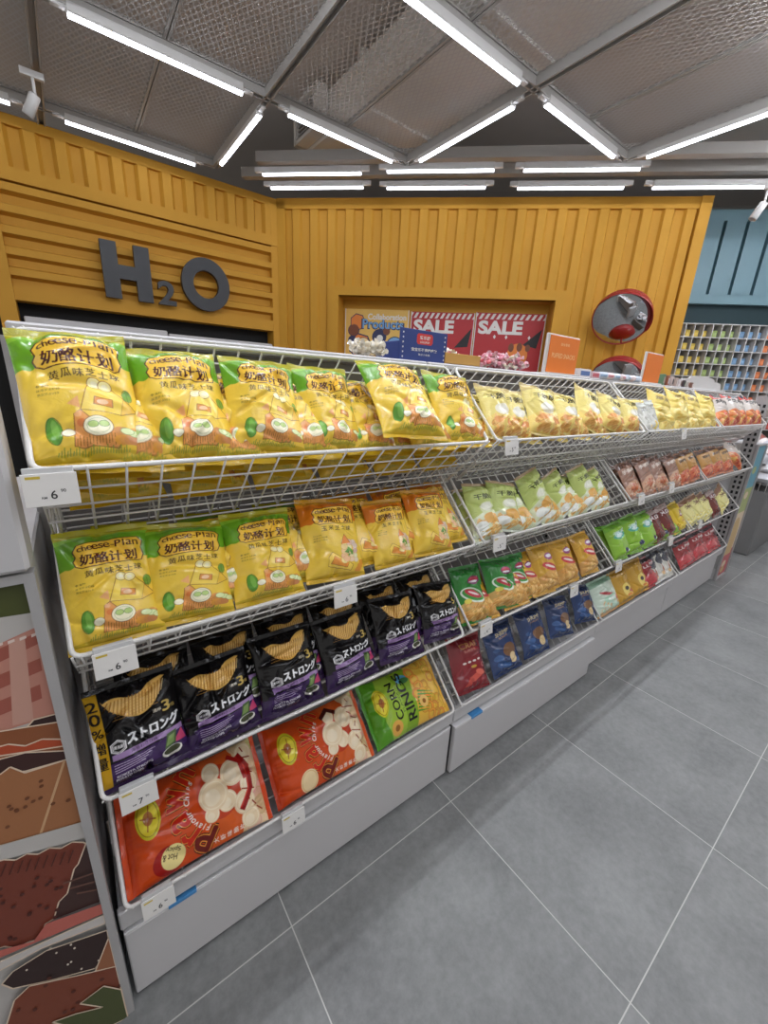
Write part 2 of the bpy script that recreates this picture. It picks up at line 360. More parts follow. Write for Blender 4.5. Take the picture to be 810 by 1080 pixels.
# --- black ridged chip bag with a gold side strip
def art_black(nx, strip):
    a = new_art(.16, .205, 100, 128, nx, (15, 13, 15))
    a.poly([(13, 0), (100, 0), (100, 40), (56, 34), (13, 30)], (58, 34, 84)); a.poly([(13, 0), (100, 0), (100, 16), (13, 10)], (44, 26, 62))
    if not strip: a.rect(0, 0, 14, 128, (15, 13, 15)); a.poly([(0, 0), (14, 0), (14, 31), (0, 28)], (52, 32, 74))
    else: a.rect(0, 0, 14, 128, (205, 158, 30))
    for ch, y, h in (('2', 112, 14), ('0', 94, 16), ('%', 74, 12), ('増', 54, 15), ('量', 34, 15)): a.text(ch, 6.5, y, h, (28, 22, 14) if strip else (15, 13, 15), 11, .03)
    # ridged chip
    c = [(16, 116)] + [(18 + 66 * k / 20, 112 + 3 * math.sin(k * .5) + max(0, k - 13) * 1.9) for k in range(21)] + [(88, 122)] + [(83 - 65 * k / 20, 110 - 34 * math.sin(math.pi * (k / 20) ** .8) ** .75 + 8 * (1 - k / 20)) for k in range(21)]
    a.poly(c, (222, 176, 92))
    for k in range(17):
        x = 20 + k * 3.8; yb = 108 - 28 * math.sin(math.pi * min(1, max(0, (x - 16) / 70))) ** .8
        a.line([(x - 1, yb + 3), (x + 3, 111 + max(0, k - 11) * 1.6)], 1.1, (166, 112, 48)); a.line([(x + 1, yb + 4), (x + 5, 110 + max(0, k - 11) * 1.6)], .7, (242, 208, 136))
    for k in range(6): a.line([(24 + k * 3, 84 + k * 4.2), (76 - k * 2, 88 + k * 4)], .5, (190, 140, 70))
    a.text('3', 84, 80, 15, (205, 176, 96), 9, .03); a.text('倍', 92, 77, 5, (205, 176, 96), 5, .01); a.text('濃厚', 73, 78, 4.5, (222, 214, 196), 10, .01)
    hexp = lambda r: [(25 + r * math.cos(R(60 * k + 30)), 50 + r * math.sin(R(60 * k + 30))) for k in range(7)]
    a.line(hexp(9), 1.3, (232, 230, 232)); a.line(hexp(7), .7, (232, 230, 232)); a.text('湖池屋', 25, 50, 4.6, (232, 230, 232), 10.5, .02)
    a.text('ストロング', 66, 57, 15, (240, 240, 242), 60, .05, 3, .12)
    a.poly([(17, 33), (98, 40), (98, 47), (17, 41)], (158, 128, 176)); a.text('海苔わさび味', 52, 40.5, 4.6, (60, 40, 76), 30, .015, 5)
    for k in range(4): a.line([(18, 27 - k * 3), (62 - k * 4, 30.5 - k * 3)], .8, (190, 170, 204))
    a.text('KOIKEYA STRONG', 38, 14, 3.2, (236, 230, 240), 38, .02, 4); a.text('POTATO CHIPS', 32, 9, 3.2, (236, 230, 240), 28, .02, 4)
    a.poly([(82, 24), (99, 24), (96, 40)], (196, 70, 110)); a.poly([(72, 20), (86, 24), (90, 42), (78, 40)], (74, 96, 56)); a.poly([(74, 24), (84, 26), (87, 38), (79, 36)], (120, 146, 84))
    a.ell(80, 15, 12, 7, (226, 222, 214), 8); a.ell(80, 16.5, 10, 5, (62, 66, 42), 8)
    return a
def art_oval(a, cx, cy, rx, ry):
    a.ell(cx, cy, rx, ry, (206, 196, 40)); a.ell(cx, cy, rx * .86, ry * .86, (232, 214, 60)); a.ring(cx, cy, rx * .84, .8, (150, 120, 30), ry * .84)
    a.ell(cx, cy, rx * .34, ry * .4, (170, 110, 40)); a.line([(cx - rx * .6, cy + 2), (cx + rx * .6, cy - 2)], 1.2, (150, 60, 30)); a.line([(cx - 3, cy - ry * .6), (cx + 2, cy + ry * .6)], 1.2, (150, 60, 30))
def art_prawn(nx, plain):
    a = new_art(.20, .315, 100, 157, nx, (206, 74, 24))
    a.poly([(0, 150), (100, 150), (100, 157), (0, 157)], (200, 66, 22)); a.poly([(0, 0), (100, 0), (100, 70), (60, 60), (30, 78), (0, 70)], (214, 92, 34))
    a.poly([(0, 0), (100, 0), (100, 30), (55, 22), (0, 34)], (226, 196, 150))
    for k in range(16): a.ell((k * 23) % 100, 6 + (k * 13) % 26, 13, 11, (236 - (k % 3) * 12, 208 - (k % 4) * 14, 168 - (k % 3) * 16), k * 20); a.ring((k * 23) % 100, 6 + (k * 13) % 26, 11, .5, (206, 160, 110), 9)
    for ch, ang, h, r in (('P', 152, 26, 54), ('r', 128, 19, 38), ('a', 104, 20, 14), ('w', 74, 20, -14), ('n', 42, 20, -46)):
        x, y = 58 + 46 * math.cos(R(ang)), 56 + 46 * math.sin(R(ang))
        ww = h * (.75 if ch != 'w' else 1.15)
        a.text(ch, x, y, h, (64, 16, 12), ww, .13, r); a.text(ch, x, y, h, (236, 150, 60), ww, .085, r); a.text(ch, x, y, h, (196, 40, 22) if ch != 'P' else (110, 26, 18), ww, .045, r)
    for i, ch in enumerate('Flavour Chips'):
        if ch != ' ':
            ang = 152 - i * 8.6; a.text(ch, 58 + 35 * math.cos(R(ang)), 56 + 35 * math.sin(R(ang)), 6 if ch in 'FlhC' else 4.4, (240, 232, 220), None, .02, ang - 90, .2)
    a.poly([(58 + 30 * math.cos(R(t)), 52 + 27 * math.sin(R(t))) for t in range(-180, 181, 12)], (190, 60, 26))
    for x, y, r in ((38, 66, 9), (44, 46, 12), (82, 58, 11), (72, 34, 15), (34, 26, 14), (52, 16, 13), (86, 14, 12), (14, 22, 12), (57, 60, 18)):
        a.ell(x, y, r, r * .95, (238, 214, 176)); a.ring(x, y, r * .8, 1, (250, 234, 206)); a.ell(x - 2, y + 2, r * .5, r * .5, (246, 228, 198))
    for k in range(9): a.line([(16 + k * 9, 6 + (k * 7) % 16), (22 + k * 9, 12 + (k * 5) % 18)], 1.6, (150, 60, 34))
    if not plain:
        a.line([(86, 22), (70, 14), (46, 16), (28, 30)], 7, (150, 24, 22)); a.line([(86, 25), (70, 17), (46, 19), (30, 32)], 2, (208, 60, 44))
        a.line([(90, 34), (80, 22), (60, 20)], 5, (170, 30, 24))
    else: a.line([(84, 70), (92, 56), (84, 44)], 6, (70, 20, 18))
    for i, ch in enumerate('大虾味脆片'): a.text(ch, 8, 66 - i * 8, 6, (240, 224, 210), 6, .02, 0)
    art_oval(a, 66, 132, 21, 13)
    if not plain: a.ell(16, 118, 15, 17, (160, 28, 24)); a.ell(17, 113, 13, 13, (240, 222, 150)); a.text('Hot &', 18, 117, 6, (70, 40, 24), 16, .02, 70); a.text('Spicy', 25, 112, 6, (70, 40, 24), 16, .02, 70)
    else: a.ell(14, 112, 15, 14, (240, 214, 166)); a.ring(14, 112, 13, .8, (214, 170, 110), 12)
    return a
def art_corn(nx):
    a = new_art(.20, .31, 100, 155, nx, (132, 172, 40))
    a.poly([(0, 120), (100, 120), (100, 155), (0, 155)], (86, 150, 34)); a.ell(50, 112, 60, 22, (156, 190, 60))
    a.poly([(0, 0), (100, 0), (100, 58), (0, 70)], (232, 186, 70))
    for k in range(26):
        x, y = (k * 29) % 100, 4 + (k * 17) % 54; a.ring(x, y, 7.5, 3.6, (238 - k % 3 * 12, 178 - k % 4 * 12, 62)); a.ring(x, y, 9, .6, (186, 116, 40)); 
    for k in range(7): a.poly([(18 + k * 4, 40 - k * 3), (26 + k * 5, 66 - k * 2), (23 + k * 5, 68 - k * 2)], (84, 150, 44))
    a.ell(84, 76, 7, 12, (90, 160, 200)); a.ell(80, 70, 5, 8, (60, 120, 60))
    a.ell(35, 50, 10, 9, (240, 196, 110)); a.ell(35, 50, 4, 3.5, (150, 96, 40))
    a.text('CORN', 56, 105, 14, (24, 26, 20), 60, .035, 0); a.text('FLAVOUR', 56, 94, 4, (70, 110, 40), 44, .01); a.text('RINGS', 56, 81, 18, (24, 26, 20), 80, .035, 0)
    art_oval(a, 62, 132, 22, 13); a.ell(16, 116, 12, 12, (224, 170, 80)); a.ell(16, 116, 5, 5, (150, 100, 40))
    return a
def art_simple(wm, hm, nx, bg, top, pic, pics, title, tcol, sub='', scol=None, emblem=None, low=None, ty=112, th=16, tw=70, vertical=False):
    """the smaller bags further along: coloured film, title, a picture of the snack at the bottom"""
    rr = random.Random(title + str(bg)); a = new_art(wm, hm, 100, 100 * hm / wm, nx, bg); H = 100 * hm / wm; k = H / 150
    a.poly([(0, H), (100, H), (100, H * .86), (60, H * .9), (30, H * .88), (0, H * .84)], top)
    if low is not None: a.poly([(0, 0), (100, 0), (100, H * .34), (64, H * .44), (30, H * .42), (0, H * .3)], low)
    if pic is not None:
        for i in range(34):
            x, y = rr.uniform(12, 92), rr.uniform(.04, .34) * H; c = pics[i % len(pics)]
            a.ell(x, y, rr.uniform(4, 11), rr.uniform(3, 6), c, rr.uniform(0, 180)); 
            a.line([(x - 5, y - 3), (x + 5, y + 3)], 1, tuple(max(0, q - 60) for q in c))
    if emblem is not None:
        for e in emblem: a.ell(e[0], e[1] * k, e[2], e[3] * k, e[4], e[5] if len(e) > 5 else 0)
    if title:
        a.text(title, 52, ty * k, th * k, tcol, tw, .035, 4)
    if sub: a.text(sub, 52, (ty - th) * k, th * .45 * k, scol or tcol, tw * .7, .01, 4)
    return a
def reg(kind, arts, T, st, sb, back, seeds, m=None, **kw):
    KIND[kind] = [bag_meshes(kind, arts, T, s, st, sb, back, m or FILM, **kw) for s in seeds]
    KIND[kind + '#'] = (arts.w_m, arts.h_m)
reg('cucumber', art_cheese(180, False), .036, (178, 172, 40), (214, 176, 40), (222, 180, 40), (1, 2, 3, 4))
reg('corn', art_cheese(150, True), .034, (205, 150, 34), (210, 170, 40), (222, 180, 40), (5, 6))
reg('cucumber_far', art_cheese(70, False), .036, (178, 172, 40), (214, 176, 40), (222, 180, 40), (8, 9))
reg('ridged_gold', art_black(170, True), .030, (14, 12, 14), (52, 32, 70), (20, 18, 20), (14,), FILM_G, crump=1.4)
reg('ridged', art_black(170, False), .030, (14, 12, 14), (52, 32, 70), (20, 18, 20), (11, 12, 13), FILM_G, crump=1.5)
reg('prawn_hot', art_prawn(190, False), .040, (210, 74, 26), (208, 70, 24), (196, 70, 26), (21,), FILM_G)
reg('prawn', art_prawn(170, True), .040, (176, 56, 24), (208, 82, 30), (196, 70, 26), (22,), FILM_G)
reg('corn_rings', art_corn(170), .040, (70, 140, 30), (222, 170, 60), (110, 150, 40), (23,), FILM_G)
def S(kind, T, st, sb, seeds, *a, gloss=False, **kw): 
    ar = art_simple(*a, **kw); reg(kind, ar, T, st, sb, a[3], seeds, FILM_G if gloss else FILM)
noo = [(232, 178, 96), (220, 160, 80), (240, 196, 120)]
S('cream', .032, (204, 182, 120), (222, 200, 120), (31, 32, 33), .15, .215, 90, (236, 218, 130), (206, 184, 112), 1, noo, '干脆酥', (34, 28, 18), low=(242, 214, 120), emblem=[(50, 72, 24, 17, (244, 238, 216)), (50, 72, 17, 11, (250, 246, 232)), (30, 42, 12, 9, (232, 160, 90)), (66, 36, 14, 10, (228, 150, 84))])
S('lime', .034, (176, 150, 112), (206, 212, 196), (34, 35, 36), .145, .22, 90, (190, 206, 116), (172, 186, 104), 1, noo, '干脆面', (30, 34, 20), low=(224, 230, 196), emblem=[(52, 76, 26, 20, (214, 222, 170)), (50, 80, 20, 13, (238, 240, 222)), (54, 46, 24, 16, (232, 176, 90)), (24, 24, 16, 14, (240, 242, 236))])
S('green_twist', .034, (40, 124, 44), (48, 120, 44), (37, 38), .16, .205, 100, (44, 136, 50), (38, 120, 46), 1, noo, '', (255, 255, 255), low=(206, 166, 92), emblem=[(44, 70, 36, 20, (226, 238, 222), -20), (44, 71, 32, 16, (60, 150, 60), -20), (44, 74, 26, 10, (190, 48, 66), -25), (44, 75, 16, 3, (244, 226, 226), -25), (56, 112, 21, 13, (120, 48, 96)), (56, 114, 16, 8, (196, 60, 84)), (56, 108, 15, 3, (240, 236, 244)), (24, 56, 10, 7, (230, 214, 90))])
S('gold_twist', .034, (200, 152, 46), (206, 158, 60), (39, 40), .145, .205, 90, (216, 166, 52), (206, 156, 48), 1, noo, '', (255, 255, 255), low=(212, 160, 84), emblem=[(48, 76, 30, 13, (196, 56, 60), -25), (48, 77, 20, 4, (246, 226, 214), -25), (56, 112, 17, 13, (150, 64, 120)), (56, 114, 12, 6, (244, 236, 244))])
S('maroon', .030, (128, 24, 34), (120, 22, 32), (41,), .165, .205, 110, (136, 28, 38), (122, 22, 34), None, noo, 'CRAB', (196, 140, 84), sub='SURIMI', scol=(206, 120, 100), ty=128, th=16, tw=46, emblem=[(54, 34, 28, 9, (206, 84, 70), 18), (70, 44, 14, 8, (222, 110, 92), -20), (34, 22, 14, 6, (190, 70, 60), 30), (30, 78, 5, 3, (240, 226, 220)), (44, 79, 5, 3, (240, 226, 220)), (58, 80, 5, 3, (240, 226, 220)), (72, 82, 5, 3, (240, 226, 220)), (54, 64, 8, 4, (206, 160, 60)), (86, 62, 8, 8, (206, 130, 120)), (86, 62, 4, 4, (150, 40, 46))])
S('navy', .030, (24, 44, 84), (26, 48, 90), (42, 43), .165, .205, 110, (30, 56, 104), (24, 44, 84), None, noo, 'SHRIMP', (206, 190, 150), sub='SURIMI', scol=(190, 150, 110), ty=124, th=13, tw=48, emblem=[(60, 66, 24, 22, (120, 84, 56)), (64, 38, 13, 17, (222, 196, 146), -20), (22, 50, 13, 10, (60, 96, 150)), (26, 30, 12, 10, (52, 86, 140)), (40, 22, 12, 8, (56, 92, 146)), (84, 24, 9, 7, (56, 92, 146)), (20, 76, 8, 7, (50, 82, 132))])
S('sachet', .022, (214, 212, 204), (214, 212, 204), (44,), .12, .17, 50, (214, 214, 206), (196, 200, 190), None, noo, '米饼', (60, 66, 60))
S('butter', .034, (226, 196, 84), (226, 200, 96), (45, 46), .165, .225, 50, (240, 214, 110), (230, 204, 96), 1, [(250, 230, 140), (236, 200, 96)], '爆米花', (120, 90, 30), low=(244, 222, 130))
S('noodle', .036, (196, 56, 44), (206, 110, 60), (47, 48), .16, .21, 50, (216, 206, 198), (196, 60, 50), 1, [(226, 104, 60), (240, 190, 110), (206, 76, 50)], '烤面筋', (24, 22, 24), low=(226, 130, 70), ty=118, th=24, tw=80)
S('brown_flat', .012, (110, 76, 60), (150, 110, 90), (49, 50), .16, .25, 50, (150, 108, 88), (96, 62, 50), 1, [(206, 120, 80), (190, 100, 66), (222, 190, 160)], '手撕肉', (240, 226, 214), low=(206, 160, 130))
S('dried_meat', .026, (150, 96, 60), (200, 120, 80), (51,), .15, .2, 50, (190, 140, 70), (96, 60, 44), 1, [(206, 96, 66), (226, 150, 90), (186, 70, 50)], '麻辣', (20, 18, 16), low=(206, 110, 76))
S('lime_ball', .036, (96, 160, 40), (120, 176, 50), (52, 53), .165, .22, 50, (140, 190, 52), (112, 172, 46), None, noo, '海苔', (226, 246, 246), emblem=[(46, 98, 32, 16, (86, 176, 150)), (46, 98, 22, 9, (220, 244, 240)), (52, 26, 14, 11, (32, 40, 84)), (70, 18, 8, 6, (232, 236, 240))])
S('choco', .028, (110, 66, 56), (120, 50, 44), (54,), .15, .2, 50, (112, 46, 42), (190, 170, 164), 1, [(90, 30, 30), (140, 56, 50)], 'メロン', (236, 226, 226), ty=120, th=22, tw=76)
S('lemon', .034, (206, 176, 40), (214, 184, 44), (55,), .16, .21, 50, (222, 190, 44), (204, 174, 40), 1, [(236, 206, 70), (206, 156, 40)], '', (255, 255, 255), emblem=[(62, 92, 18, 20, (150, 44, 44)), (62, 92, 11, 12, (240, 226, 210))])
S('pale_rice', .030, (150, 120, 90), (226, 216, 140), (56,), .15, .2, 50, (232, 224, 150), (150, 110, 84), 1, [(240, 236, 190), (230, 214, 120)], '米果', (96, 40, 44), ty=116, th=24, tw=60)
S('mint', .030, (150, 180, 160), (206, 160, 110), (57,), .17, .2, 50, (206, 222, 206), (140, 176, 150), 1, [(226, 190, 140), (196, 226, 206)], '', (0, 0, 0), emblem=[(46, 84, 28, 7, (176, 52, 60), -25), (56, 60, 30, 16, (176, 216, 190)), (60, 58, 20, 9, (226, 240, 230)), (84, 50, 10, 12, (206, 96, 100))])
S('gold_seed', .030, (176, 132, 36), (190, 140, 40), (58,), .165, .2, 50, (196, 150, 46), (176, 130, 36), None, noo, '', (0, 0, 0), emblem=[(54, 54, 20, 34, (240, 214, 110), 12), (54, 62, 9, 10, (60, 50, 40)), (84, 46, 12, 22, (206, 110, 110)), (56, 30, 12, 7, (214, 130, 50))])
S('red_stick', .026, (140, 44, 52), (170, 40, 44), (59,), .15, .19, 50, (150, 48, 54), (60, 46, 52), 1, [(206, 70, 80), (186, 50, 60)], '山楂', (240, 220, 220), low=(190, 60, 66))
S('white_cookie', .022, (66, 70, 80), (220, 218, 210), (60,), .13, .19, 50, (220, 218, 210), (62, 66, 76), None, noo, '', (0, 0, 0), emblem=[(52, 104, 44, 30, (70, 74, 86)), (56, 52, 14, 26, (176, 104, 66), 20), (40, 30, 12, 10, (226, 190, 140))])
_bagno = 0
def bag(kind, label, row, xb, sb, xt, st, lift=0.0, W=None, L=None, var=0, lean=0.0, cat='snack bag', group=None, name='snack_bag', spill=False):
    w0, l0 = KIND[kind + '#']; vs = KIND[kind]; pm, ts, bs = vs[var % len(vs)]
    Ln = L or l0; Wn = W or w0
    n = Vector((0, -math.sin(R(45)), math.cos(R(45)))); d = Vector((0, math.cos(R(45)), math.sin(R(45))))
    roll = -math.atan2(xt - xb, st - sb)
    if lift > -.02 and not spill and abs(roll) < 1:
        n0 = -.024 + .5 * lift; sb = max(sb, 0.0) + .006 + abs(Wn / 2 * math.sin(roll)) * .7
        ln = math.hypot(st - sb, xt - xb); lean += math.degrees(math.atan2(.014 + lift - n0, ln)); Ln = math.hypot(ln, .014 + lift - n0)
    elif abs(roll) >= 1: n0 = -.012 + lift
    else: n0 = .012 + lift
    loc = Vector((xb, .735, ZR[row])) + d * sb + n * n0
    e = thing(name, label, cat, loc, group=group)
    e.rotation_euler = (Matrix.Rotation(R(45 + lean), 3, 'X') @ Matrix.Rotation(roll, 3, 'Z')).to_euler()
    e.scale = (Wn / w0, Ln / l0, min(1.0, Wn / w0))
    link('pouch', pm, e); link('top_seal', ts, e); link('bottom_seal', bs, e)
    return e
ZR = [1.25, .94, .625, .32]
# ------------------------------------------------------------------ floor
def floor_mat():
    m = bpy.data.materials.new('grey_stone_tiles'); m.use_nodes = True; nt = m.node_tree; N = nt.nodes.new; Lk = nt.links.new
    b = nt.nodes['Principled BSDF']; tc = N('ShaderNodeTexCoord'); sp = N('ShaderNodeSeparateXYZ'); Lk(tc.outputs['Object'], sp.inputs[0])
    def mth(op, a, bb=None, c=None):
        n = N('ShaderNodeMath'); n.operation = op
        for i, v in enumerate((a, bb, c)):
            if v is None: continue
            if isinstance(v, (int, float)): n.inputs[i].default_value = v
            else: Lk(v, n.inputs[i])
        return n.outputs[0]
    def seam(ax, o):
        t = mth('DIVIDE', mth('SUBTRACT', ax, o), .6); fr = mth('FRACT', t)
        d = mth('MINIMUM', fr, mth('SUBTRACT', 1.0, fr)); return mth('LESS_THAN', d, 0.0024), mth('FLOOR', t)
    sx, ix = seam(sp.outputs[0], .277); sy, iy = seam(sp.outputs[1], .067)
    g = mth('MAXIMUM', sx, sy)
    n1 = N('ShaderNodeTexNoise'); n1.inputs['Scale'].default_value = 3.2; n1.inputs['Detail'].default_value = 9; n1.inputs['Roughness'].default_value = .62
    n2 = N('ShaderNodeTexNoise'); n2.inputs['Scale'].default_value = 42; n2.inputs['Detail'].default_value = 6; n2.inputs['Roughness'].default_value = .7
    cb = N('ShaderNodeCombineXYZ'); Lk(mth('MULTIPLY', ix, 7.3), cb.inputs[0]); Lk(mth('MULTIPLY', iy, 5.1), cb.inputs[1])
    va = N('ShaderNodeVectorMath'); va.operation = 'ADD'; Lk(tc.outputs['Object'], va.inputs[0]); Lk(cb.outputs[0], va.inputs[1])
    Lk(va.outputs[0], n1.inputs['Vector']); Lk(va.outputs[0], n2.inputs['Vector'])
    f = mth('ADD', mth('MULTIPLY', n1.outputs['Fac'], .6), mth('MULTIPLY', n2.outputs['Fac'], .4))
    cr = N('ShaderNodeValToRGB'); cr.color_ramp.elements[0].position = .3; cr.color_ramp.elements[1].position = .72
    cr.color_ramp.elements[0].color = (*lin((98, 99, 99)), 1); cr.color_ramp.elements[1].color = (*lin((148, 149, 148)), 1); Lk(f, cr.inputs[0])
    mx = N('ShaderNodeMix'); mx.data_type = 'RGBA'; Lk(g, mx.inputs[0]); Lk(cr.outputs[0], mx.inputs[6]); mx.inputs[7].default_value = (*lin((190, 188, 184)), 1)
    Lk(mx.outputs[2], b.inputs['Base Color'])
    Lk(mth('ADD', .36, mth('MULTIPLY', n2.outputs['Fac'], .25)), b.inputs['Roughness'])
    bp = N('ShaderNodeBump'); bp.inputs['Strength'].default_value = .08; bp.inputs['Distance'].default_value = .004; Lk(n2.outputs['Fac'], bp.inputs['Height']); Lk(bp.outputs[0], b.inputs['Normal'])
    return m
struct('floor', MB().box(-7, 16, -7, 14, -.1, 0), floor_mat())
struct('ceiling', MB().box(-7, 16, -7, 14, 4.7, 4.8), SLAB)
HC = 8.97
CX, CY = 2.68, 6.29
# ------------------------------------------------------------------ yellow container wall on the left
w = MB(); Y0 = 6.3
w.box(-2.6, CX, Y0, Y0 + .25, 3.645, 3.735); w.box(-2.6, CX, Y0 - .02, Y0 + .25, 3.16, 3.28)
w.box(-2.6, CX, Y0, Y0 + .25, 2.05, 2.19); w.box(-2.6, CX, Y0 + .09, Y0 + .25, 2.19, 3.68)
w.box(CX - .09, CX + .02, Y0 - .005, Y0 + .25, 0, 3.735); w.box(-.46, -.31, Y0 - .03, Y0 + .25, 0, 3.2)
def corr(n, a0, pitch, h, flat=.36, slope=.14):     # one trapezoid corrugation profile (a, depth)
    pts = []
    for k in range(n):
        a = a0 + k * pitch; pts += [(a, h), (a + pitch * flat, h), (a + pitch * (flat + slope), 0), (a + pitch * (1 - slope), 0)]
    pts.append((a0 + n * pitch, h)); return pts
def sheet(mb, prof, fn, lo, hi, mi=0):
    v = [fn(a, d, lo) for a, d in prof] + [fn(a, d, hi) for a, d in prof]; n = len(prof)
    mb.add(v, [(i, i + 1, n + i + 1, n + i) for i in range(n - 1)], mi)
sheet(w, corr(21, -2.63, .2512, .055), lambda a, d, z: (a, Y0 + d, z), 3.28, 3.65)
sheet(w, [(z, d) for z, d in corr(5, 2.19, .195, .085, .40, .12)], lambda z, d, x: (x, Y0 + d - .005, z), -.31, CX - .09)
sheet(w, [(z, d) for z, d in corr(5, 2.19, .195, .085, .40, .12)], lambda z, d, x: (x, Y0 + d - .005, z), -2.6, -.46)
struct('wall_left', w, YEL)
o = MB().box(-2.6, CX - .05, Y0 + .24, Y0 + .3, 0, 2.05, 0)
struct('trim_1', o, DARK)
for k, (x0, x1) in enumerate(((-.27, 1.155), (1.17, 2.58))):
    t = thing('cold_cabinet', ['white cabinet top in the dark opening below the black letters, left of the seam', 'white cabinet top in the dark opening below the black letters, right of the seam'][k], 'cabinet', ((x0 + x1) / 2, Y0 + .05, 0), group='cabinets under the letters')
    hw = (x1 - x0) / 2
    MB().bbox(-hw, hw, -.02, .17, .1, 1.9 - .03 * k, .01).build('body', PANELW, t)
    MB().box(-hw + .03, hw - .03, .0, .16, 0, .1).build('plinth', DARK, t)
# ------------------------------------------------------------------ yellow container wall set at 45 degrees, with the poster recess
def c45(c):
    s = math.sqrt(.5); x0 = (c + CX - CY) / 2
    return lambda a, d, z: (x0 + s * a + s * d, c - x0 - s * a + s * d, z)      # a runs right, d runs away from us
D = c45(HC); W45 = 5.54
ra0, ra1, rz = .90, 3.90, 2.567
w = MB()
def dbox(mb, a0, a1, d0, d1, z0, z1, F=D, mi=0):
    v = [F(a, d, z) for z in (z0, z1) for d in (d0, d1) for a in (a0, a1)]
    return mb.add(v, [(0, 2, 3, 1), (4, 5, 7, 6), (0, 1, 5, 4), (1, 3, 7, 5), (3, 2, 6, 7), (2, 0, 4, 6)], mi)
dbox(w, 0, W45, 0, .1, 3.62, 3.745); dbox(w, 0, .12, 0, .1, 0, 3.7); dbox(w, W45 - .13, W45, -.02, .6, 0, 3.745)
dbox(w, ra0 - .13, ra1 + .13, -.012, .1, rz, rz + .12); dbox(w, ra0 - .13, ra0, -.012, .35, 0, rz); dbox(w, ra1, ra1 + .13, -.012, .35, 0, rz)
dbox(w, ra0, ra1, .02, .36, rz, rz + .06); dbox(w, ra0 - .02, ra1 + .02, .34, .40, 0, rz + .06); dbox(w, ra0, ra1, .02, .36, 1.0, 1.05)
sheet(w, corr(12, .859, .253, .038, .40, .10), lambda a, d, z: D(a, d + .01, z), rz + .1, 3.64)
sheet(w, corr(3, .1, .253, .038, .40, .10), lambda a, d, z: D(a, d + .01, z), 0, 3.64)
sheet(w, corr(6, 3.895, .253, .038, .40, .10), lambda a, d, z: D(a, d + .01, z), 0, 3.64)
struct('wall_back', w, YEL)
# grey wall of the hall far behind
struct('wall_far', dbox(MB(), -6, 14, 0, .2, 0, 4.7, c45(13.2)), mat('grey_plaster', (138, 134, 130), .9, noise=.06, scale=2))
# turquoise container
T = c45(10.6); w = MB()
a_of = lambda p: ((p[0] - T(0, 0, 0)[0]) * math.sqrt(2))
tz0 = float(on_c(770, 321, 10.6)[2]); tz1 = float(on_c(753, 225, 10.6)[2]) + .05
ta0 = a_of(on_c(700, 320, 10.6)); ta1 = ta0 + 4.2
dbox(w, ta0, ta1, 0, .5, tz0, tz0 + .13, T); dbox(w, ta0, ta1, 0, .5, tz1 - .14, tz1, T); dbox(w, ta0, ta1, .09, .5, tz0 + .1, tz1 - .1, T)
k = 0; gp = []
for px in (596.0, 719, 744, 770, 800):  pass
g0 = a_of(on_c(742, 318, 10.6))
gpitch = a_of(on_c(765, 318, 10.6)) - g0
for k in range(-2, 12):
    a = g0 + k * gpitch
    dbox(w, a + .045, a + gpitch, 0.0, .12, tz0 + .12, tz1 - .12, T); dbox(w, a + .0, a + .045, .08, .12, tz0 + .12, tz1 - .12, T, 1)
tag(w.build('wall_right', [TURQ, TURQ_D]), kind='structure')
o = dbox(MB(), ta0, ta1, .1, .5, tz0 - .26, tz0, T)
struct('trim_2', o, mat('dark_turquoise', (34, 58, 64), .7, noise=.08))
dbx = dbox(MB(), ta0, ta1, .52, .6, 0, tz0, T); struct('trim_3', dbx, mat('cubby_back_wall', (120, 116, 108), .8, noise=.08))
# ------------------------------------------------------------------ H2O sign
t = thing('wall_sign', 'black three-character sign reading H2O on the yellow corrugated wall', 'sign', (1.2, 6.28, 2.19))
m = MB(); yb, yf = -.03, -.10
X = lambda a: a - 1.2
m.box(X(.52), X(.68), yf, yb, 0, .59); m.box(X(.85), X(1.01), yf, yb, 0, .59); m.box(X(.68), X(.85), yf, yb, .215, .36)
m.build('letter_h', BLACKL, t)
V, TT = text_tris('2', .028); lo, hi = V.min(0), V.max(0)
m = MB(); P = (V - lo) * [.2 / (hi[0] - lo[0]), .27 / (hi[1] - lo[1])] + [X(1.07), 0]
m.add([(a, yf, b) for a, b in P], [tuple(q) for q in TT]); 
edges = {}
for q in TT:
    for i in range(3): e = (q[i], q[(i + 1) % 3]); edges[e] = 1
for (i, j) in edges:
    if (j, i) not in edges: m.add([(P[i][0], yf, P[i][1]), (P[j][0], yf, P[j][1]), (P[j][0], yb, P[j][1]), (P[i][0], yb, P[i][1])], [(0, 1, 2, 3)])
m.build('digit_two', BLACKL, t)
m = MB(); cx, cz = X(1.645), .305
n = 48; vv = []
for r_, dp in ((1, yf), (.52, yf), (.52, yb), (1, yb)):
    for j in range(n): vv.append((cx + .295 * r_ * math.cos(2 * math.pi * j / n) * (1.0 if r_ == 1 else 1.02), dp, cz + .31 * r_ * math.sin(2 * math.pi * j / n)))
m.add(vv, [(k * n + j, k * n + (j + 1) % n, ((k + 1) % 4) * n + (j + 1) % n, ((k + 1) % 4) * n + j) for k in range(4) for j in range(n)])
m.build('letter_o', BLACKL, t)
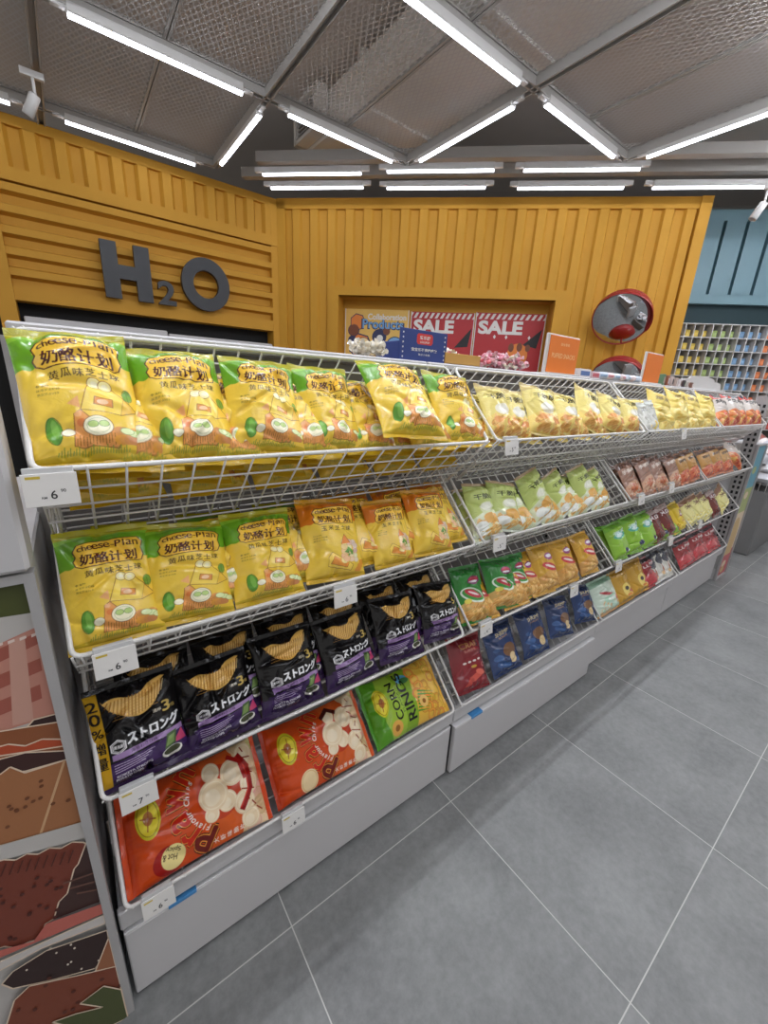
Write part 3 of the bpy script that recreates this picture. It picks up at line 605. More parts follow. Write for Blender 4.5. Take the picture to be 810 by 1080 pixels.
# ------------------------------------------------------------------ posters in the recess
PF = lambda dd: (lambda a, z: D(a, .34 - dd, z))
def a45(p): return (p[0] - D(0, 0, 0)[0]) * math.sqrt(2) - .34 * 0
def pz(px, py):
    q = on_c(px, py, HC + .33 * math.sqrt(2)); s = math.sqrt(.5)
    x0, y0 = D(0, 0, 0)[:2]; return (s * (q[0] - x0) - s * (q[1] - y0), q[2])
MR = mat('poster_red', (176, 34, 40), .5, noise=.04); MY = mat('poster_yellow', (226, 184, 92), .5, noise=.04)
MBL = mat('poster_navy', (40, 44, 84), .5, noise=.04); MO = mat('poster_orange', (226, 130, 50), .5, noise=.05); MLB = mat('poster_light_blue', (110, 160, 210), .5, noise=.04)
MBR = mat('poster_brown', (120, 66, 40), .5, noise=.05); MC = mat('poster_cream', (240, 214, 160), .5, noise=.03)
def poster(x0, x1, ytop, name, label, cols, draw):
    a0, zt = pz(x0, ytop); a1, _ = pz(x1, ytop); z0 = 1.15
    mb = MB(); dbox(mb, a0, a1, .325, .34, z0, zt)
    draw(mb, a0, a1, z0, zt)
    b = mb.build(name, cols); tag(b, label, 'poster', 'posters in the yellow recess'); return b
def polyf(mb, pts, dd, mi): mb.add([D(a, .325 - dd, z) for a, z in pts], [tuple(range(len(pts)))], mi)
def circ(cx, cz, rx, rz_, n=20, rot=0): 
    return [(cx + rx * math.cos(2 * math.pi * j / n), cz + rz_ * math.sin(2 * math.pi * j / n)) for j in range(n)]
def sale(mascot):
    def f(mb, a0, a1, z0, zt):
        W = a1 - a0
        e = .012
        polyf(mb, [(a0, zt - .012), (a1, zt - .012), (a1, zt - .085), (a0, zt - .085)], .001, 1)
        for k in range(12):
            x = a0 + k * W / 12; polyf(mb, [(x, zt - .085), (x + W / 24, zt - .085), (x + W / 12, zt - .012), (x + W / 24, zt - .012)], .002, 0)
        for x in (a0, a1 - e): polyf(mb, [(x, z0), (x + e, z0), (x + e, zt), (x, zt)], .0025, 1)
        flat_text(mb, 'SALE', lambda a, z: D(a, .3225, z), a0 + W * .37, zt - .195, .185, W * .64, .045, 1)
        if mascot:
            z0 = zt - .82; polyf(mb, circ(a0 + W * .66, z0 + .26, .15, .16), .002, 2); polyf(mb, circ(a0 + W * .56, z0 + .36, .04, .06), .003, 4); polyf(mb, circ(a0 + W * .68, z0 + .37, .04, .06), .0034, 4); polyf(mb, circ(a0 + W * .8, z0 + .36, .035, .05), .003, 4)
            polyf(mb, [(a0 + W * .72, z0 + .4), (a0 + W * .97, z0 + .62), (a0 + W * .92, z0 + .36)], .002, 3)
            for q in (.3, .47, .8): polyf(mb, circ(a0 + W * q, z0 + .5, .02, .03, 4), .003, 1)
        else:
            z0 = zt - .82; polyf(mb, [(a0 + W * .72, z0 + .34), (a0 + W * .97, z0 + .62), (a0 + W * .93, z0 + .36)], .002, 3)
    return f
poster(434, 501.5, 328.5, 'sale_poster', 'red poster with white SALE lettering behind the blue box, next to the yellow poster', [MR, PAPER, MO, INK, MBR], sale(False))
poster(502.5, 577, 329.5, 'sale_poster', 'red poster with white SALE lettering at the right end of the recess', [MR, PAPER, MO, INK, MBR], sale(True))
def collab(mb, a0, a1, z0, zt):
    W = a1 - a0; F = lambda a, z: D(a, .3215, z); zz = zt - .80
    flat_text(mb, 'Collaboration', F, a0 + W * .66, zt - .10, .085, W * .6, .03, 1)
    flat_text(mb, 'Products', lambda a, z: D(a, .3225, z), a0 + W * .60, zt - .205, .15, W * .68, .06, 2)
    flat_text(mb, 'Products', F, a0 + W * .60, zt - .2, .13, W * .64, .02, 5)
    # plain stand-in for the cartoon: a pile of orange blocks, round snacks and dark outlines
    for i, (u, z, r, c) in enumerate(((.2, .62, .11, 3), (.14, .5, .08, 6), (.25, .28, .17, 3), (.3, .3, .1, 7), (.55, .42, .10, 2), (.56, .4, .05, 1), (.8, .3, .12, 4), (.76, .22, .09, 3), (.45, .22, .07, 7), (.12, .36, .06, 2), (.66, .5, .05, 6))):
        polyf(mb, circ(a0 + W * u, zz + z, r * 1.12, r * 1.12, 7 if c == 3 else 18), .001 + i * .0002, 2); polyf(mb, circ(a0 + W * u, zz + z, r, r, 7 if c == 3 else 18), .0012 + i * .0002, c)
    for x in (a0, a1 - .012): polyf(mb, [(x, z0), (x + .012, z0), (x + .012, zt), (x, zt)], .004, 1)
poster(364.5, 432, 325.5, 'collaboration_poster', 'yellow poster headed Collaboration Products at the left end of the recess', [MY, PAPER, MBL, MO, MLB, MLB, MBR, MC], collab)
# ------------------------------------------------------------------ ceiling: mesh panels, rails, strip lights
S1 = 2.353; ZC = 3.74
def mesh_mat():
    m = bpy.data.materials.new('expanded_metal_mesh'); m.use_nodes = True; nt = m.node_tree; N = nt.nodes.new; Lk = nt.links.new
    b = nt.nodes['Principled BSDF']; b.inputs['Base Color'].default_value = (*lin((208, 204, 202)), 1); b.inputs['Roughness'].default_value = .55
    tc = N('ShaderNodeTexCoord'); sp = N('ShaderNodeSeparateXYZ'); Lk(tc.outputs['Object'], sp.inputs[0])
    def mth(op, a, bb=None):
        n = N('ShaderNodeMath'); n.operation = op
        for i, v in enumerate((a, bb)):
            if v is None: continue
            if isinstance(v, (int, float)): n.inputs[i].default_value = v
            else: Lk(v, n.inputs[i])
        return n.outputs[0]
    u = mth('DIVIDE', sp.outputs[0], .046); v = mth('DIVIDE', sp.outputs[1], .084)
    def tri(x): f = mth('FRACT', x); return mth('ABSOLUTE', mth('SUBTRACT', f, .5))
    p = tri(mth('ADD', u, v)); q = tri(mth('SUBTRACT', u, v)); hole = mth('GREATER_THAN', mth('MINIMUM', p, q), .13)
    tr = N('ShaderNodeBsdfTransparent'); mx = N('ShaderNodeMixShader'); Lk(hole, mx.inputs[0]); Lk(b.outputs[0], mx.inputs[1]); Lk(tr.outputs[0], mx.inputs[2])
    Lk(mx.outputs[0], nt.nodes['Material Output'].inputs['Surface'])
    return m
MESH = mesh_mat()
GX = lambda k: (.0735 + .6835 * k) * S1; GY = lambda k: (1.148 + .6895 * k) * S1     # grid lines
pw, ph_ = (GX(1) - GX(0)) / 2 - .03, GY(1) - GY(0) - .06
sheet_me = MB().add([(-pw / 2, -ph_ / 2, 0), (pw / 2, -ph_ / 2, 0), (pw / 2, ph_ / 2, 0), (-pw / 2, ph_ / 2, 0)], [(0, 1, 2, 3)]).mesh('mesh_sheet', MESH)
fr = MB()
for sx in (-1, 1): fr.box(sx * pw / 2 - .011, sx * pw / 2 + .011, -ph_ / 2, ph_ / 2, -.012, .014)
for sy in (-1, 1): fr.box(-pw / 2, pw / 2, sy * ph_ / 2 - .011, sy * ph_ / 2 + .011, -.012, .014)
frame_me = fr.mesh('panel_frame', RAILG)
stair = {-1: 3, 0: 2, 1: 1, 2: 0, 3: -1, 4: -2}   # filled cells reach this row of the grid in each column
for i in range(-1, 5):
    for j in range(-3, stair[i]):
        for h in (0, 1):
            xc = GX(i) + (GX(1) - GX(0)) * (.25 + .5 * h); yc = GY(j) + (GY(1) - GY(0)) / 2
            t = thing('mesh_ceiling_panel', 'grey expanded metal mesh panel of the suspended ceiling', 'ceiling panel', (xc, yc, ZC + .06), group='mesh panels of the suspended ceiling')
            link('mesh_sheet', sheet_me, t); link('frame', frame_me, t)
nr = 0
def rail(p0, p1, label, group):
    d = Vector(p1) - Vector(p0); L = d.length; a = math.atan2(d.y, d.x)
    m = MB(); m.box(0, L, -.034, -.02, -.016, .045); m.box(0, L, .02, .034, -.016, .045); m.box(0, L, -.022, .022, .02, .045)
    o = m.build('ceiling_rail', RAILG); o.location = p0; o.rotation_euler = (0, 0, a); tag(o, label, 'ceiling rail', group)
for i in range(-1, 6):
    rail((GX(i), GY(-3), ZC), (GX(i), GY(stair[max(i - 1, -1)]) if i > -1 else GY(3), ZC), 'grey ceiling rail at right angles to the shelving, %s from the left' % ['first', 'second', 'third', 'fourth', 'fifth', 'sixth', 'seventh'][i + 1], 'rails of the suspended ceiling')
for j in range(-3, 4):
    last = max([i for i in stair if stair[i] >= j] + [-1]) + 1
    rail((GX(-1), GY(j), ZC), (GX(last), GY(j), ZC), 'grey ceiling rail parallel to the snack shelving, %s from the far yellow wall' % ['first', 'second', 'third', 'fourth', 'fifth', 'sixth', 'seventh'][3 - j], 'rails of the suspended ceiling')
bar = []
for c, lab in ((3.335, 'grey lighting beam parallel to the angled yellow wall, the nearer of two'), (3.55, 'grey lighting beam parallel to the angled yellow wall, the one closer to it')):
    c *= S1; m = MB(); F = c45(c); a0 = a_of0 = None
    p0 = F(0, 0, 0); s = math.sqrt(.5)
    A = lambda x: (x * S1 - p0[0]) / s
    dbox(m, A(.93), A(3.4), -.05, .05, ZC + .06, ZC + .16, F)
    o = m.build('lighting_beam', mat('pale_beam', (172, 168, 163), .5, noise=.04)); tag(o, lab, 'beam', 'beams over the angled wall')
hous = MB().bbox(-.6, .6, -.035, .035, .012, .075, .006); hous.box(-.69, -.6, -.02, .02, .03, .075); hous.box(.6, .69, -.02, .02, .03, .075)
hous_me = hous.mesh('housing', WHITE)
diff = MB()
pr = [(.021 * math.cos(R(180 + 180 * k / 10)), .012 + .020 * math.sin(R(180 + 180 * k / 10))) for k in range(11)]
diff.add([(-.595, a, b) for a, b in pr] + [(.595, a, b) for a, b in pr], [(k, k + 1, k + 12, k + 11) for k in range(10)] + [tuple(range(11)), tuple(range(21, 10, -1))], 0, False)
diff_me = diff.mesh('diffuser', LAMP); diff_a = diff.mesh('diffuser', LAMP_A); diff_b = diff.mesh('diffuser', LAMP_B)
def strip(x, y, ang, label, dm=None):
    t = thing('strip_light', label, 'ceiling light', (x * S1, y * S1, ZC - .06), R(ang), 'white strip lights')
    link('housing', hous_me, t); link('diffuser', dm or diff_me, t)
for x, y, a, lab in (
    (.4085, 1.837, 0, 'long white strip light at the top left, slanting above the H of the sign'),
    (.4055, 2.527, 0, 'white strip light just over the top edge of the left yellow wall'),
    (1.0955, 1.837, 0, 'white strip light in front of the ceiling duct grille'),
    (1.099, 1.148, 0, 'white strip light at the top centre running to the ceiling crossing'),
    (1.77, 1.148, 0, 'short-looking white strip light right of the dark ceiling gap'),
    (.758, 2.175, 90, 'white strip light slanting up left of the ceiling duct grille'),
    (1.441, 1.487, 90, 'white strip light slanting up at the centre of the ceiling'),
    (2.127, .80, 90, 'white strip light slanting up to the right edge of the photo'),
    (1.128, 2.207, -45, 'horizontal strip light on the nearer beam, leftmost of three'),
    (1.569, 1.7455, -45, 'horizontal strip light on the nearer beam, middle of three'),
    (2.027, 1.295, -45, 'horizontal strip light on the nearer beam, rightmost of three'),
    (1.2195, 2.326, -45, 'horizontal strip light on the beam closest to the yellow wall, leftmost of four'),
    (1.675, 1.8865, -45, 'horizontal strip light on the beam closest to the yellow wall, second of four'),
    (2.1565, 1.423, -45, 'horizontal strip light on the beam closest to the yellow wall, third of four'),
    (2.6125, .97, -45, 'horizontal strip light on the beam closest to the yellow wall, rightmost of four'),
    (-.275, 2.527, 0, 'white strip light whose end shows at the left edge above the yellow wall'),
    ): strip(x, y, a, lab)
for x, y, a in [(.41 + .6835 * i, y, 0) for y in (.458, -.231, -.921) for i in range(-1, 5)] + [(.0735 + .6835 * i, y, 90) for i in (0, 2, 4) for y in (.11, -.58)] + [(-.275, 1.148, 0), (.41, 1.148, 0)]:
    strip(x, y, a, 'white strip light over the aisle, outside the top of the photo', diff_b if y > .3 else diff_a)
# duct with grille above the mesh
d0 = on_z(320, 164, 4.15); d1 = on_z(372, 163, 4.15)
t = thing('ventilation_duct', 'pale square ventilation duct with a black louvred grille above the mesh ceiling', 'duct', (float(d0[0]), float(d0[1]), 4.15))
dw = 1.0
m = MB(); m.bbox(0, dw, -5.5, 0, 0, .42, .02); m.box(-.03, dw + .03, -1.4, -1.36, -.03, .45); m.box(-.03, dw + .03, -3.0, -2.96, -.03, .45); m.build('duct_body', DUCT, t)
g = MB(); g.box(-.16, -.01, -.62, -.1, .02, .06); g.box(-.16, -.01, -.62, -.1, .4, .44); g.box(-.16, -.01, -.66, -.6, .02, .44); g.box(-.16, -.01, -.12, -.06, .02, .44)
gr = g.build('grille_frame', DUCT, t); gm = MB()
for k in range(8): gm.box(-.13, -.03, -.6, -.12, .07 + k * .042, .085 + k * .042)
gm.box(-.04, -.005, -.6, -.12, .06, .4, 1); gm.build('louvres', [RAILG, DARK], gr)
# spotlights
def spot(x, y, z, label, tilt, az):
    t = thing('spotlight', label, 'spotlight', (x, y, z)); 
    MB().lathe([(0.001, 0), (.035, 0), (.04, .01), (.04, .17), (.034, .17), (.03, .14), (.001, .14)], 24, lambda a, b, c: tuple(Matrix.Rotation(R(az), 3, 'Z') @ Matrix.Rotation(R(tilt), 3, 'X') @ Vector((a, b, -c)))).build('lamp_head', WHITE, t)
    MB().tube([(0, 0, 0), (0, 0, .12)], .012).build('stem', WHITE, t); MB().bbox(-.08, .08, -.02, .02, .11, .16, .004).build('track_adapter', WHITE, t)
p = on_z(37, 100, ZC - .2); spot(float(p[0]), float(p[1]), ZC - .2, 'white cylinder spotlight hanging from the ceiling rail at upper left', 30, 60)
p = on_z(806, 214, ZC - .25); spot(float(p[0]), float(p[1]), ZC - .25, 'white cylinder spotlight at the right edge above the turquoise wall', 25, 40)
# ------------------------------------------------------------------ gondola shelving: four bays
PITCH = 1.012; XL = -.072
ORD = ['first', 'second', 'third', 'fourth']
BAYN = ['nearest', 'second', 'third', 'farthest']
DRY = [.752, .752 - .012, .772, .772]
for b in range(4):
    x0 = XL + b * PITCH; x1 = x0 + PITCH - .004
    t = thing('shelving_bay', 'white %s bay of the long snack shelving, counted from the near left end' % (['first', 'second', 'third', 'fourth'][b]), 'shelving', ((x0 + x1) / 2, 1.1, 0), group='bays of the snack shelving')
    hw = (x1 - x0) / 2; oy = -1.1
    MB().bbox(-hw, hw, 1.11 + oy, 1.135 + oy, .2, 1.44, .003).build('back_panel', GREYP, t)
    MB().bbox(-hw, hw, 1.03 + oy, 1.5 + oy, 1.442, 1.463, .004).build('top_shelf', PANELW, t)
    m = MB(); m.bbox(-hw, hw, .752 + oy, 1.11 + oy, .243, .262, .003); m.bbox(-hw, hw, .75 + oy, .768 + oy, .243, .296, .003); m.build('base_deck', PANELW, t)
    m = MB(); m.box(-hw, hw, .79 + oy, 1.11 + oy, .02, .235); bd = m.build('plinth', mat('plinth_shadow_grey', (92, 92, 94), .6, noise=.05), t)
    MB().box(-hw, hw, .80 + oy, 1.09 + oy, 0, .02).build('toe_kick', DARK, t)
    dy = DRY[b] + oy
    m = MB(); m.bbox(-hw + .003, hw - .003, dy, dy + .018, .012, .222, .003)
    d = m.build('drawer', PANELW, t)
    MB().bbox(-hw + .003, hw - .003, dy + .001, dy + .03, .222, .227, .001).build('top_edge', mat('white_edging', (222, 221, 222), .4, noise=.02), d)
    if b < 2:
        MB().bbox(-hw + .09, -hw + .15, dy - .002, dy + .028, .218, .229, .001).build('blue_sticker', BLUE_S, d)
    # slotted uprights
    for sx in ((-1,) if b < 3 else (-1, 1)):
        m = MB(); xx = sx * hw; m.box(xx - .014, xx + .014, 1.075 + oy, 1.11 + oy, .2, 1.44)
        for k in range(38): m.box(xx - .0145, xx + .0145, 1.085 + oy, 1.096 + oy, .26 + k * .03, .275 + k * .03, 1)
        m.build('slotted_upright', [STEEL, DARK], t)
# ------------------------------------------------------------------ tilted wire baskets
LEN = [.275, .285, .27, .26]; FEN = [.2, .10, .07, .05]
BW = .975
def basket_meshes(r):
    L, F = LEN[r], FEN[r]; hx = BW / 2; rw, rr_ = .0021, .0042; c = .018
    # local frame: x along the aisle, y up the slope, z out of the opening (rotated 45 degrees when placed); front rim at y = 0
    def rnd(pts_xy, z=0):
        out = []
        n = len(pts_xy)
        for i in range(n):
            p = Vector((*pts_xy[i], z)); a = Vector((*pts_xy[i - 1], z)); b = Vector((*pts_xy[(i + 1) % n], z))
            u = (a - p).normalized() * c; v = (b - p).normalized() * c
            for k in range(5):
                s = k / 4; out.append(p + u * (1 - s) ** 2 + v * s ** 2)
        return out
    rim = MB().tube(rnd([(-hx, 0), (hx, 0), (hx, L), (-hx, L)]), rr_, 7, True)
    n = int(round(BW / .05)); xs = [-hx + .0125 + k * (BW - .025) / (n - 1) for k in range(n)]
    fz = [-F * (k + 1) / max(1, round(F / .047)) for k in range(max(1, round(F / .047)))]
    front = MB(); back = MB(); base = MB(); sl = MB(); sr_ = MB()
    for x in xs:
        front.tube([(x, -.002, .006), (x, -.002, -F)], rw, 5); back.tube([(x, L + .002, .004), (x, L + .002, -F)], rw, 5); base.tube([(x, 0, -F), (x, L, -F)], rw, 5)
    for z in fz: front.tube([(-hx, -.004, z), (hx, -.004, z)], rw, 5); back.tube([(-hx, L + .004, z), (hx, L + .004, z)], rw, 5)
    ny = 6
    for k in range(1, ny): base.tube([(-hx, L * k / ny, -F - .003), (hx, L * k / ny, -F - .003)], rw, 5)
    for sx, mb in ((-1, sl), (1, sr_)):
        for k in range(ny + 1): mb.tube([(sx * hx, L * k / ny, .003), (sx * hx, L * k / ny, -F)], rw, 5)
        for z in fz: mb.tube([(sx * (hx - .003), 0, z), (sx * (hx - .003), L, z)], rw, 5)
    return [('rim', rim.mesh('rim', WIRE)), ('front_grid', front.mesh('front_grid', WIRE)), ('back_grid', back.mesh('back_grid', WIRE)), ('base_grid', base.mesh('base_grid', WIRE)), ('side_grid', sl.mesh('side_grid', WIRE)), ('side_grid', sr_.mesh('side_grid', WIRE))]
ROWN = ['top', 'second', 'third', 'bottom']
BK = [basket_meshes(r) for r in range(4)]
brk = {}
for r in range(4):
    for b in range(4):
        xc = XL + b * PITCH + PITCH / 2 - .002
        t = thing('wire_basket', 'white tilted wire basket, %s tier of the %s bay' % (ROWN[r], BAYN[b]), 'wire basket', (xc, .735, ZR[r]), group='tilted wire baskets')
        t.rotation_euler = (R(45), 0, 0)
        for nm, me in BK[r]: link(nm, me, t)
        L, F = LEN[r], FEN[r]
        # flat side brackets reaching from the basket to the uprights; built in world terms then turned into the tilted frame
        if r not in brk:
            q = Matrix.Rotation(R(-45), 4, 'X'); res = []
            for sx in (-1, 1):
                m = MB(); y_b = .34; ymid, zmid = L * .707 * .45 + F * .5, L * .707 * .45 - F * .5
                pts = [(ymid, zmid + .01), (y_b, min(.24, zmid + .09)), (y_b, zmid - .06), (ymid, zmid - .03)]
                f = lambda a, c_, d: tuple(q @ Vector((d, a, c_)))
                m.prism(pts, f, sx * (BW / 2 + .004), sx * (BW / 2 + .009)); res.append(m.mesh('side_bracket', WHITE))
            brk[r] = res
        for me in brk[r]: link('side_bracket', me, t)
# ------------------------------------------------------------------ price tags
def price_tag(px, py, row, text, label, sc=1.0, blank=False):
    p = on_y(px, py, .722); t = MB(); w, h = .062 * sc, .046 * sc
    t.bbox(-w / 2, w / 2, -.0015, .0015, -h, 0, .0007, 0)
    f = lambda a, z: (a, -.0018, z)
    if text:
        flat_text(t, text[0], f, .002, -h * .66, h * .26, None, .01, 1); flat_text(t, text[1], f, .013, -h * .55, h * .1, None, .01, 1); flat_text(t, 'RM', f, -.009, -h * .74, h * .07, None, .01, 1)
    t.add([f(-w * .42, -h * .08), f(-w * .16, -h * .08), f(-w * .16, -h * .16), f(-w * .42, -h * .16)], [(3, 2, 1, 0)], 2)
    e = thing('price_tag', label, 'price tag', (float(p[0]), .722, float(p[2])), group='white price tags'); e.rotation_euler = (R(-8), 0, 0)
    t.build('card', [PAPER, INK, mat('tag_yellow', (206, 180, 60), .5, noise=.03)], e)
    m = MB(); m.bbox(-w * .46, w * .46, .001, .012, -.006, .008, .001); m.build('clip', mat('clear_clip', (200, 200, 200), .2, noise=.02), e)
TAGS = [(51, 499, 0, ('6', '90'), 'price tag reading 6.90 at the left end of the top tier'), (120, 685, 1, ('6', '90'), 'price tag reading 6.90 under the cucumber bags of the second tier'),
 (364, 619, 1, ('6', '90'), 'price tag under the corn bags of the second tier'), (145, 830, 2, ('7', '90'), 'price tag reading 7.90 under the first black bag'),
 (166, 943, 3, ('6', '90'), 'price tag below the large prawn bag nearest the camera'), (309, 857, 3, ('6', '90'), 'price tag below the second prawn bag'), (540, 463, 0, ('5', '90'), 'price tag at the left end of the second bay, top tier'),
 (527, 566, 1, ('5', '90'), 'price tag under the lime green bags'), (513, 657, 2, ('4', '90'), 'price tag under the green twisted snack bags'), (606, 618, 2, ('4', '90'), 'price tag under the gold twisted snack bags'),
 (677, 522, 1, ('4', '90'), 'price tag at the left end of the third bay, second tier'), (709, 510, 1, ('4', '90'), 'price tag under the flat brown packs'), (722, 453, 0, ('5', '90'), 'price tag under the butter yellow bags'),
 (653, 593, 2, ('4', '90'), 'price tag at the left end of the third bay, third tier'), (708, 567, 2, ('4', '90'), 'price tag under the chocolate brown bags, third tier'), (739, 550, 2, ('4', '90'), 'price tag under the pale rice cracker bags')]
for px, py, r, tx, lab in TAGS: price_tag(px, py, r, tx, lab)
# ------------------------------------------------------------------ bags, tier by tier
NTH = ['first', 'second', 'third', 'fourth', 'fifth', 'sixth', 'seventh']
# top tier, first bay
T1 = [(.020, -.016, .012, .239, .018, .156, .252, 0), (.166, -.012, .160, .232, .004, .155, .24, 1), (.300, -.016, .318, .215, .014, .150, .234, 2), (.451, -.010, .461, .219, .004, .145, .228, 3), (.628, -.006, .650, .228, .026, .185, .230, 1), (.842, -.008, .866, .225, .006, .172, .226, 0)]
for i, (xb, sb, xt, st, li, W, L, v) in enumerate(T1):
    bag('cucumber', 'green-topped cucumber cheese ball bag, %s from the left in the nearest top basket' % NTH[i], 0, xb, sb, xt, st, li, W, L, v, cat='snack bag', group='cucumber cheese ball bags', name='cheese_ball_bag', spill=i in (4,))
for i, x in enumerate((.07, .235, .385, .545, .735, .885)):
    bag('cucumber_far' , 'yellow bag glimpsed between the front bags of the nearest top basket', 0, x, .0, x + .01, .2, -.035, .145, .225, i, group='cheese ball bags behind the front ones', name='cheese_ball_bag')
for i, x in enumerate((.0, .16, .32, .48, .64, .80)):
    bag('cucumber_far', 'yellow bag lying low behind the front wires of the nearest top basket', 0, x + .02, .015, x + .03, .22, -.07, .15, .235, i + 1, group='cheese ball bags under the front ones', name='cheese_ball_bag')
    bag('cucumber_far', 'yellow bag midway down behind the front wires of the nearest top basket', 0, x + .0, .012, x + .03, .22, -.105, .15, .235, i, group='cheese ball bags midway down', name='cheese_ball_bag')
    bag('cucumber_far', 'lowest yellow bag behind the front wires of the nearest top basket', 0, x + .05, .01, x + .04, .22, -.15, .15, .235, i, group='cheese ball bags at the basket bottom', name='cheese_ball_bag')
# second tier, first bay
T2 = [('cucumber', .012, -.004, .014, .216, .012, .146, .228, 2), ('cucumber', .134, -.010, .150, .204, .008, .155, .22, 0), ('cucumber', .290, -.008, .296, .205, .012, .155, .22, 3), ('corn', .452, -.008, .474, .210, .014, .158, .225, 0), ('corn', .632, -.006, .642, .187, .008, .135, .205, 1), ('corn', .772, -.006, .786, .199, .012, .148, .212, 0)]
for i, (k, xb, sb, xt, st, li, W, L, v) in enumerate(T2):
    lab = ('green-topped cucumber cheese ball bag, %s of three in the second tier' % NTH[i]) if i < 3 else ('orange-topped corn cheese ball bag, %s of three in the second tier' % NTH[i - 3])
    bag(k, lab, 1, xb, sb, xt, st, li, W, L, v, group='cucumber cheese ball bags' if i < 3 else 'corn cheese ball bags', name='cheese_ball_bag')
for i, (x, k) in enumerate(((.06, 'cucumber_far'), (.21, 'cucumber_far'), (.375, 'cucumber_far'), (.565, 'corn'), (.71, 'corn'), (.86, 'corn'))):
    bag(k, 'yellow cheese ball bag tucked behind the front row of the second tier', 1, x, .03, x + .005, .23, -.036, .135, .215, i, group='cheese ball bags tucked behind the second tier', name='cheese_ball_bag')
# third tier, first bay
T3 = [(.022, .0, .017, .2, .014), (.176, -.006, .170, .187, .008), (.338, -.002, .342, .198, .012), (.511, -.004, .509, .192, .008), (.681, -.002, .697, .194, .012), (.852, .002, .872, .192, .008)]
for i, (xb, sb, xt, st, li) in enumerate(T3):
    bag('ridged_gold' if i == 0 else 'ridged', 'black and purple ridged potato chip bag, %s from the left in the third tier' % NTH[i], 2, xb, sb, xt, st, li, .162, .205, i, group='black ridged chip bags', name='potato_chip_bag')
for i in range(6):
    bag('ridged', 'black ridged potato chip bag tucked behind the front row of the third tier', 2, .06 + i * .155, .05, .065 + i * .155, .24, -.034, .15, .195, i, group='black chip bags behind the front row', name='potato_chip_bag')
# bottom tier, first bay
bag('prawn_hot', 'large orange hot and spicy prawn chip bag lying sideways at the near left end', 3, .268, .106, -.048, .110, .006, .20, .318, name='prawn_chip_bag')
bag('prawn', 'orange prawn chip bag lying sideways, between the nearest prawn bag and the green corn rings', 3, .588, .106, .284, .108, .004, .195, .305, name='prawn_chip_bag')
bag('corn_rings', 'green and yellow corn rings bag lying sideways at the end of the nearest bottom basket', 3, .906, .106, .600, .108, .004, .195, .306, name='corn_snack_bag')
# second bay
M2 = XL + PITCH
for i, (xb, sb, xt, st, li, W) in enumerate([(1.014, .006, 1.034, .189, .006, .135), (1.085, 0, 1.105, .17, .016, .135), (1.232, -.006, 1.262, .187, .018, .17), (1.37, -.003, 1.42, .165, .008, .15), (1.545, -.004, 1.622, .19, .014, .155), (1.715, .0, 1.775, .172, .006, .155), (1.865, .0, 1.90, .16, .01, .13)]):
    bag('cream', 'cream crisp noodle bag, %s from the left in the second top basket' % NTH[i], 0, xb, sb, xt, st, li, W, .2, i, group='cream noodle snack bags', name='noodle_snack_bag')
for i in range(6):
    bag('cream', 'cream noodle snack bag lying low in the second top basket behind the wires', 0, 1.0 + i * .16, .01, 1.02 + i * .16, .19, -.05, .15, .2, i, group='cream bags under the front ones', name='noodle_snack_bag')
for i, (xb, sb, xt, st, li, W) in enumerate([(1.014, .006, 1.034, .193, .006, .135), (1.105, .0, 1.145, .18, .016, .15), (1.335, .008, 1.286, .2, .024, .15), (1.50, .008, 1.445, .19, .01, .135), (1.66, .006, 1.625, .195, .02, .15), (1.775, .006, 1.74, .18, .006, .13)]):
    bag('lime', 'lime green noodle bag, %s from the left in the second bay' % NTH[i], 1, xb, sb, xt, st, li, W, .205, i, group='lime green noodle bags', name='noodle_snack_bag')
for i in range(5):
    bag('lime', 'lime green noodle bag tucked underneath the front row of the second bay', 1, 1.02 + i * .18, .0, 1.03 + i * .18, .18, -.035, .145, .2, i, group='lime bags under the front row', name='noodle_snack_bag')
for i, (xb, sb, xt, st, li, W) in enumerate([(1.018, .008, 1.036, .212, .006, .15), (1.166, .012, 1.190, .203, .014, .165), (1.29, .02, 1.30, .2, .0, .14)]):
    bag('green_twist', 'green twisted corn snack bag with red oval, %s of three in the third tier' % NTH[i], 2, xb, sb, xt, st, li, W, .205, i, group='green twisted snack bags', name='twisted_snack_bag')
for i, (xb, sb, xt, st, li, W) in enumerate([(1.365, .012, 1.352, .19, -.006, .12), (1.45, .008, 1.457, .2, .014, .145), (1.607, .006, 1.61, .195, .01, .148), (1.775, .006, 1.768, .196, .012, .15)]):
    bag('gold_twist', 'golden twisted corn snack bag with red stripe, %s of four in the third tier' % NTH[i], 2, xb, sb, xt, st, li, W, .2, i, group='golden twisted snack bags', name='twisted_snack_bag')
bag('maroon', 'dark red crab snack bag at the left end of the second bottom basket', 3, 1.05, .006, 1.075, .215, .008, .175, .215, name='seafood_snack_bag')
for i, (xb, sb, xt, st, li) in enumerate([(1.255, .006, 1.26, .205, .006), (1.452, .008, 1.462, .205, .014), (1.66, .012, 1.69, .2, .008), (1.868, .014, 1.90, .2, .012)]):
    bag('navy', 'navy blue shrimp snack bag, %s of four in the second bottom basket' % NTH[i], 3, xb, sb, xt, st, li, .18, .205, i, group='navy shrimp snack bags', name='seafood_snack_bag')
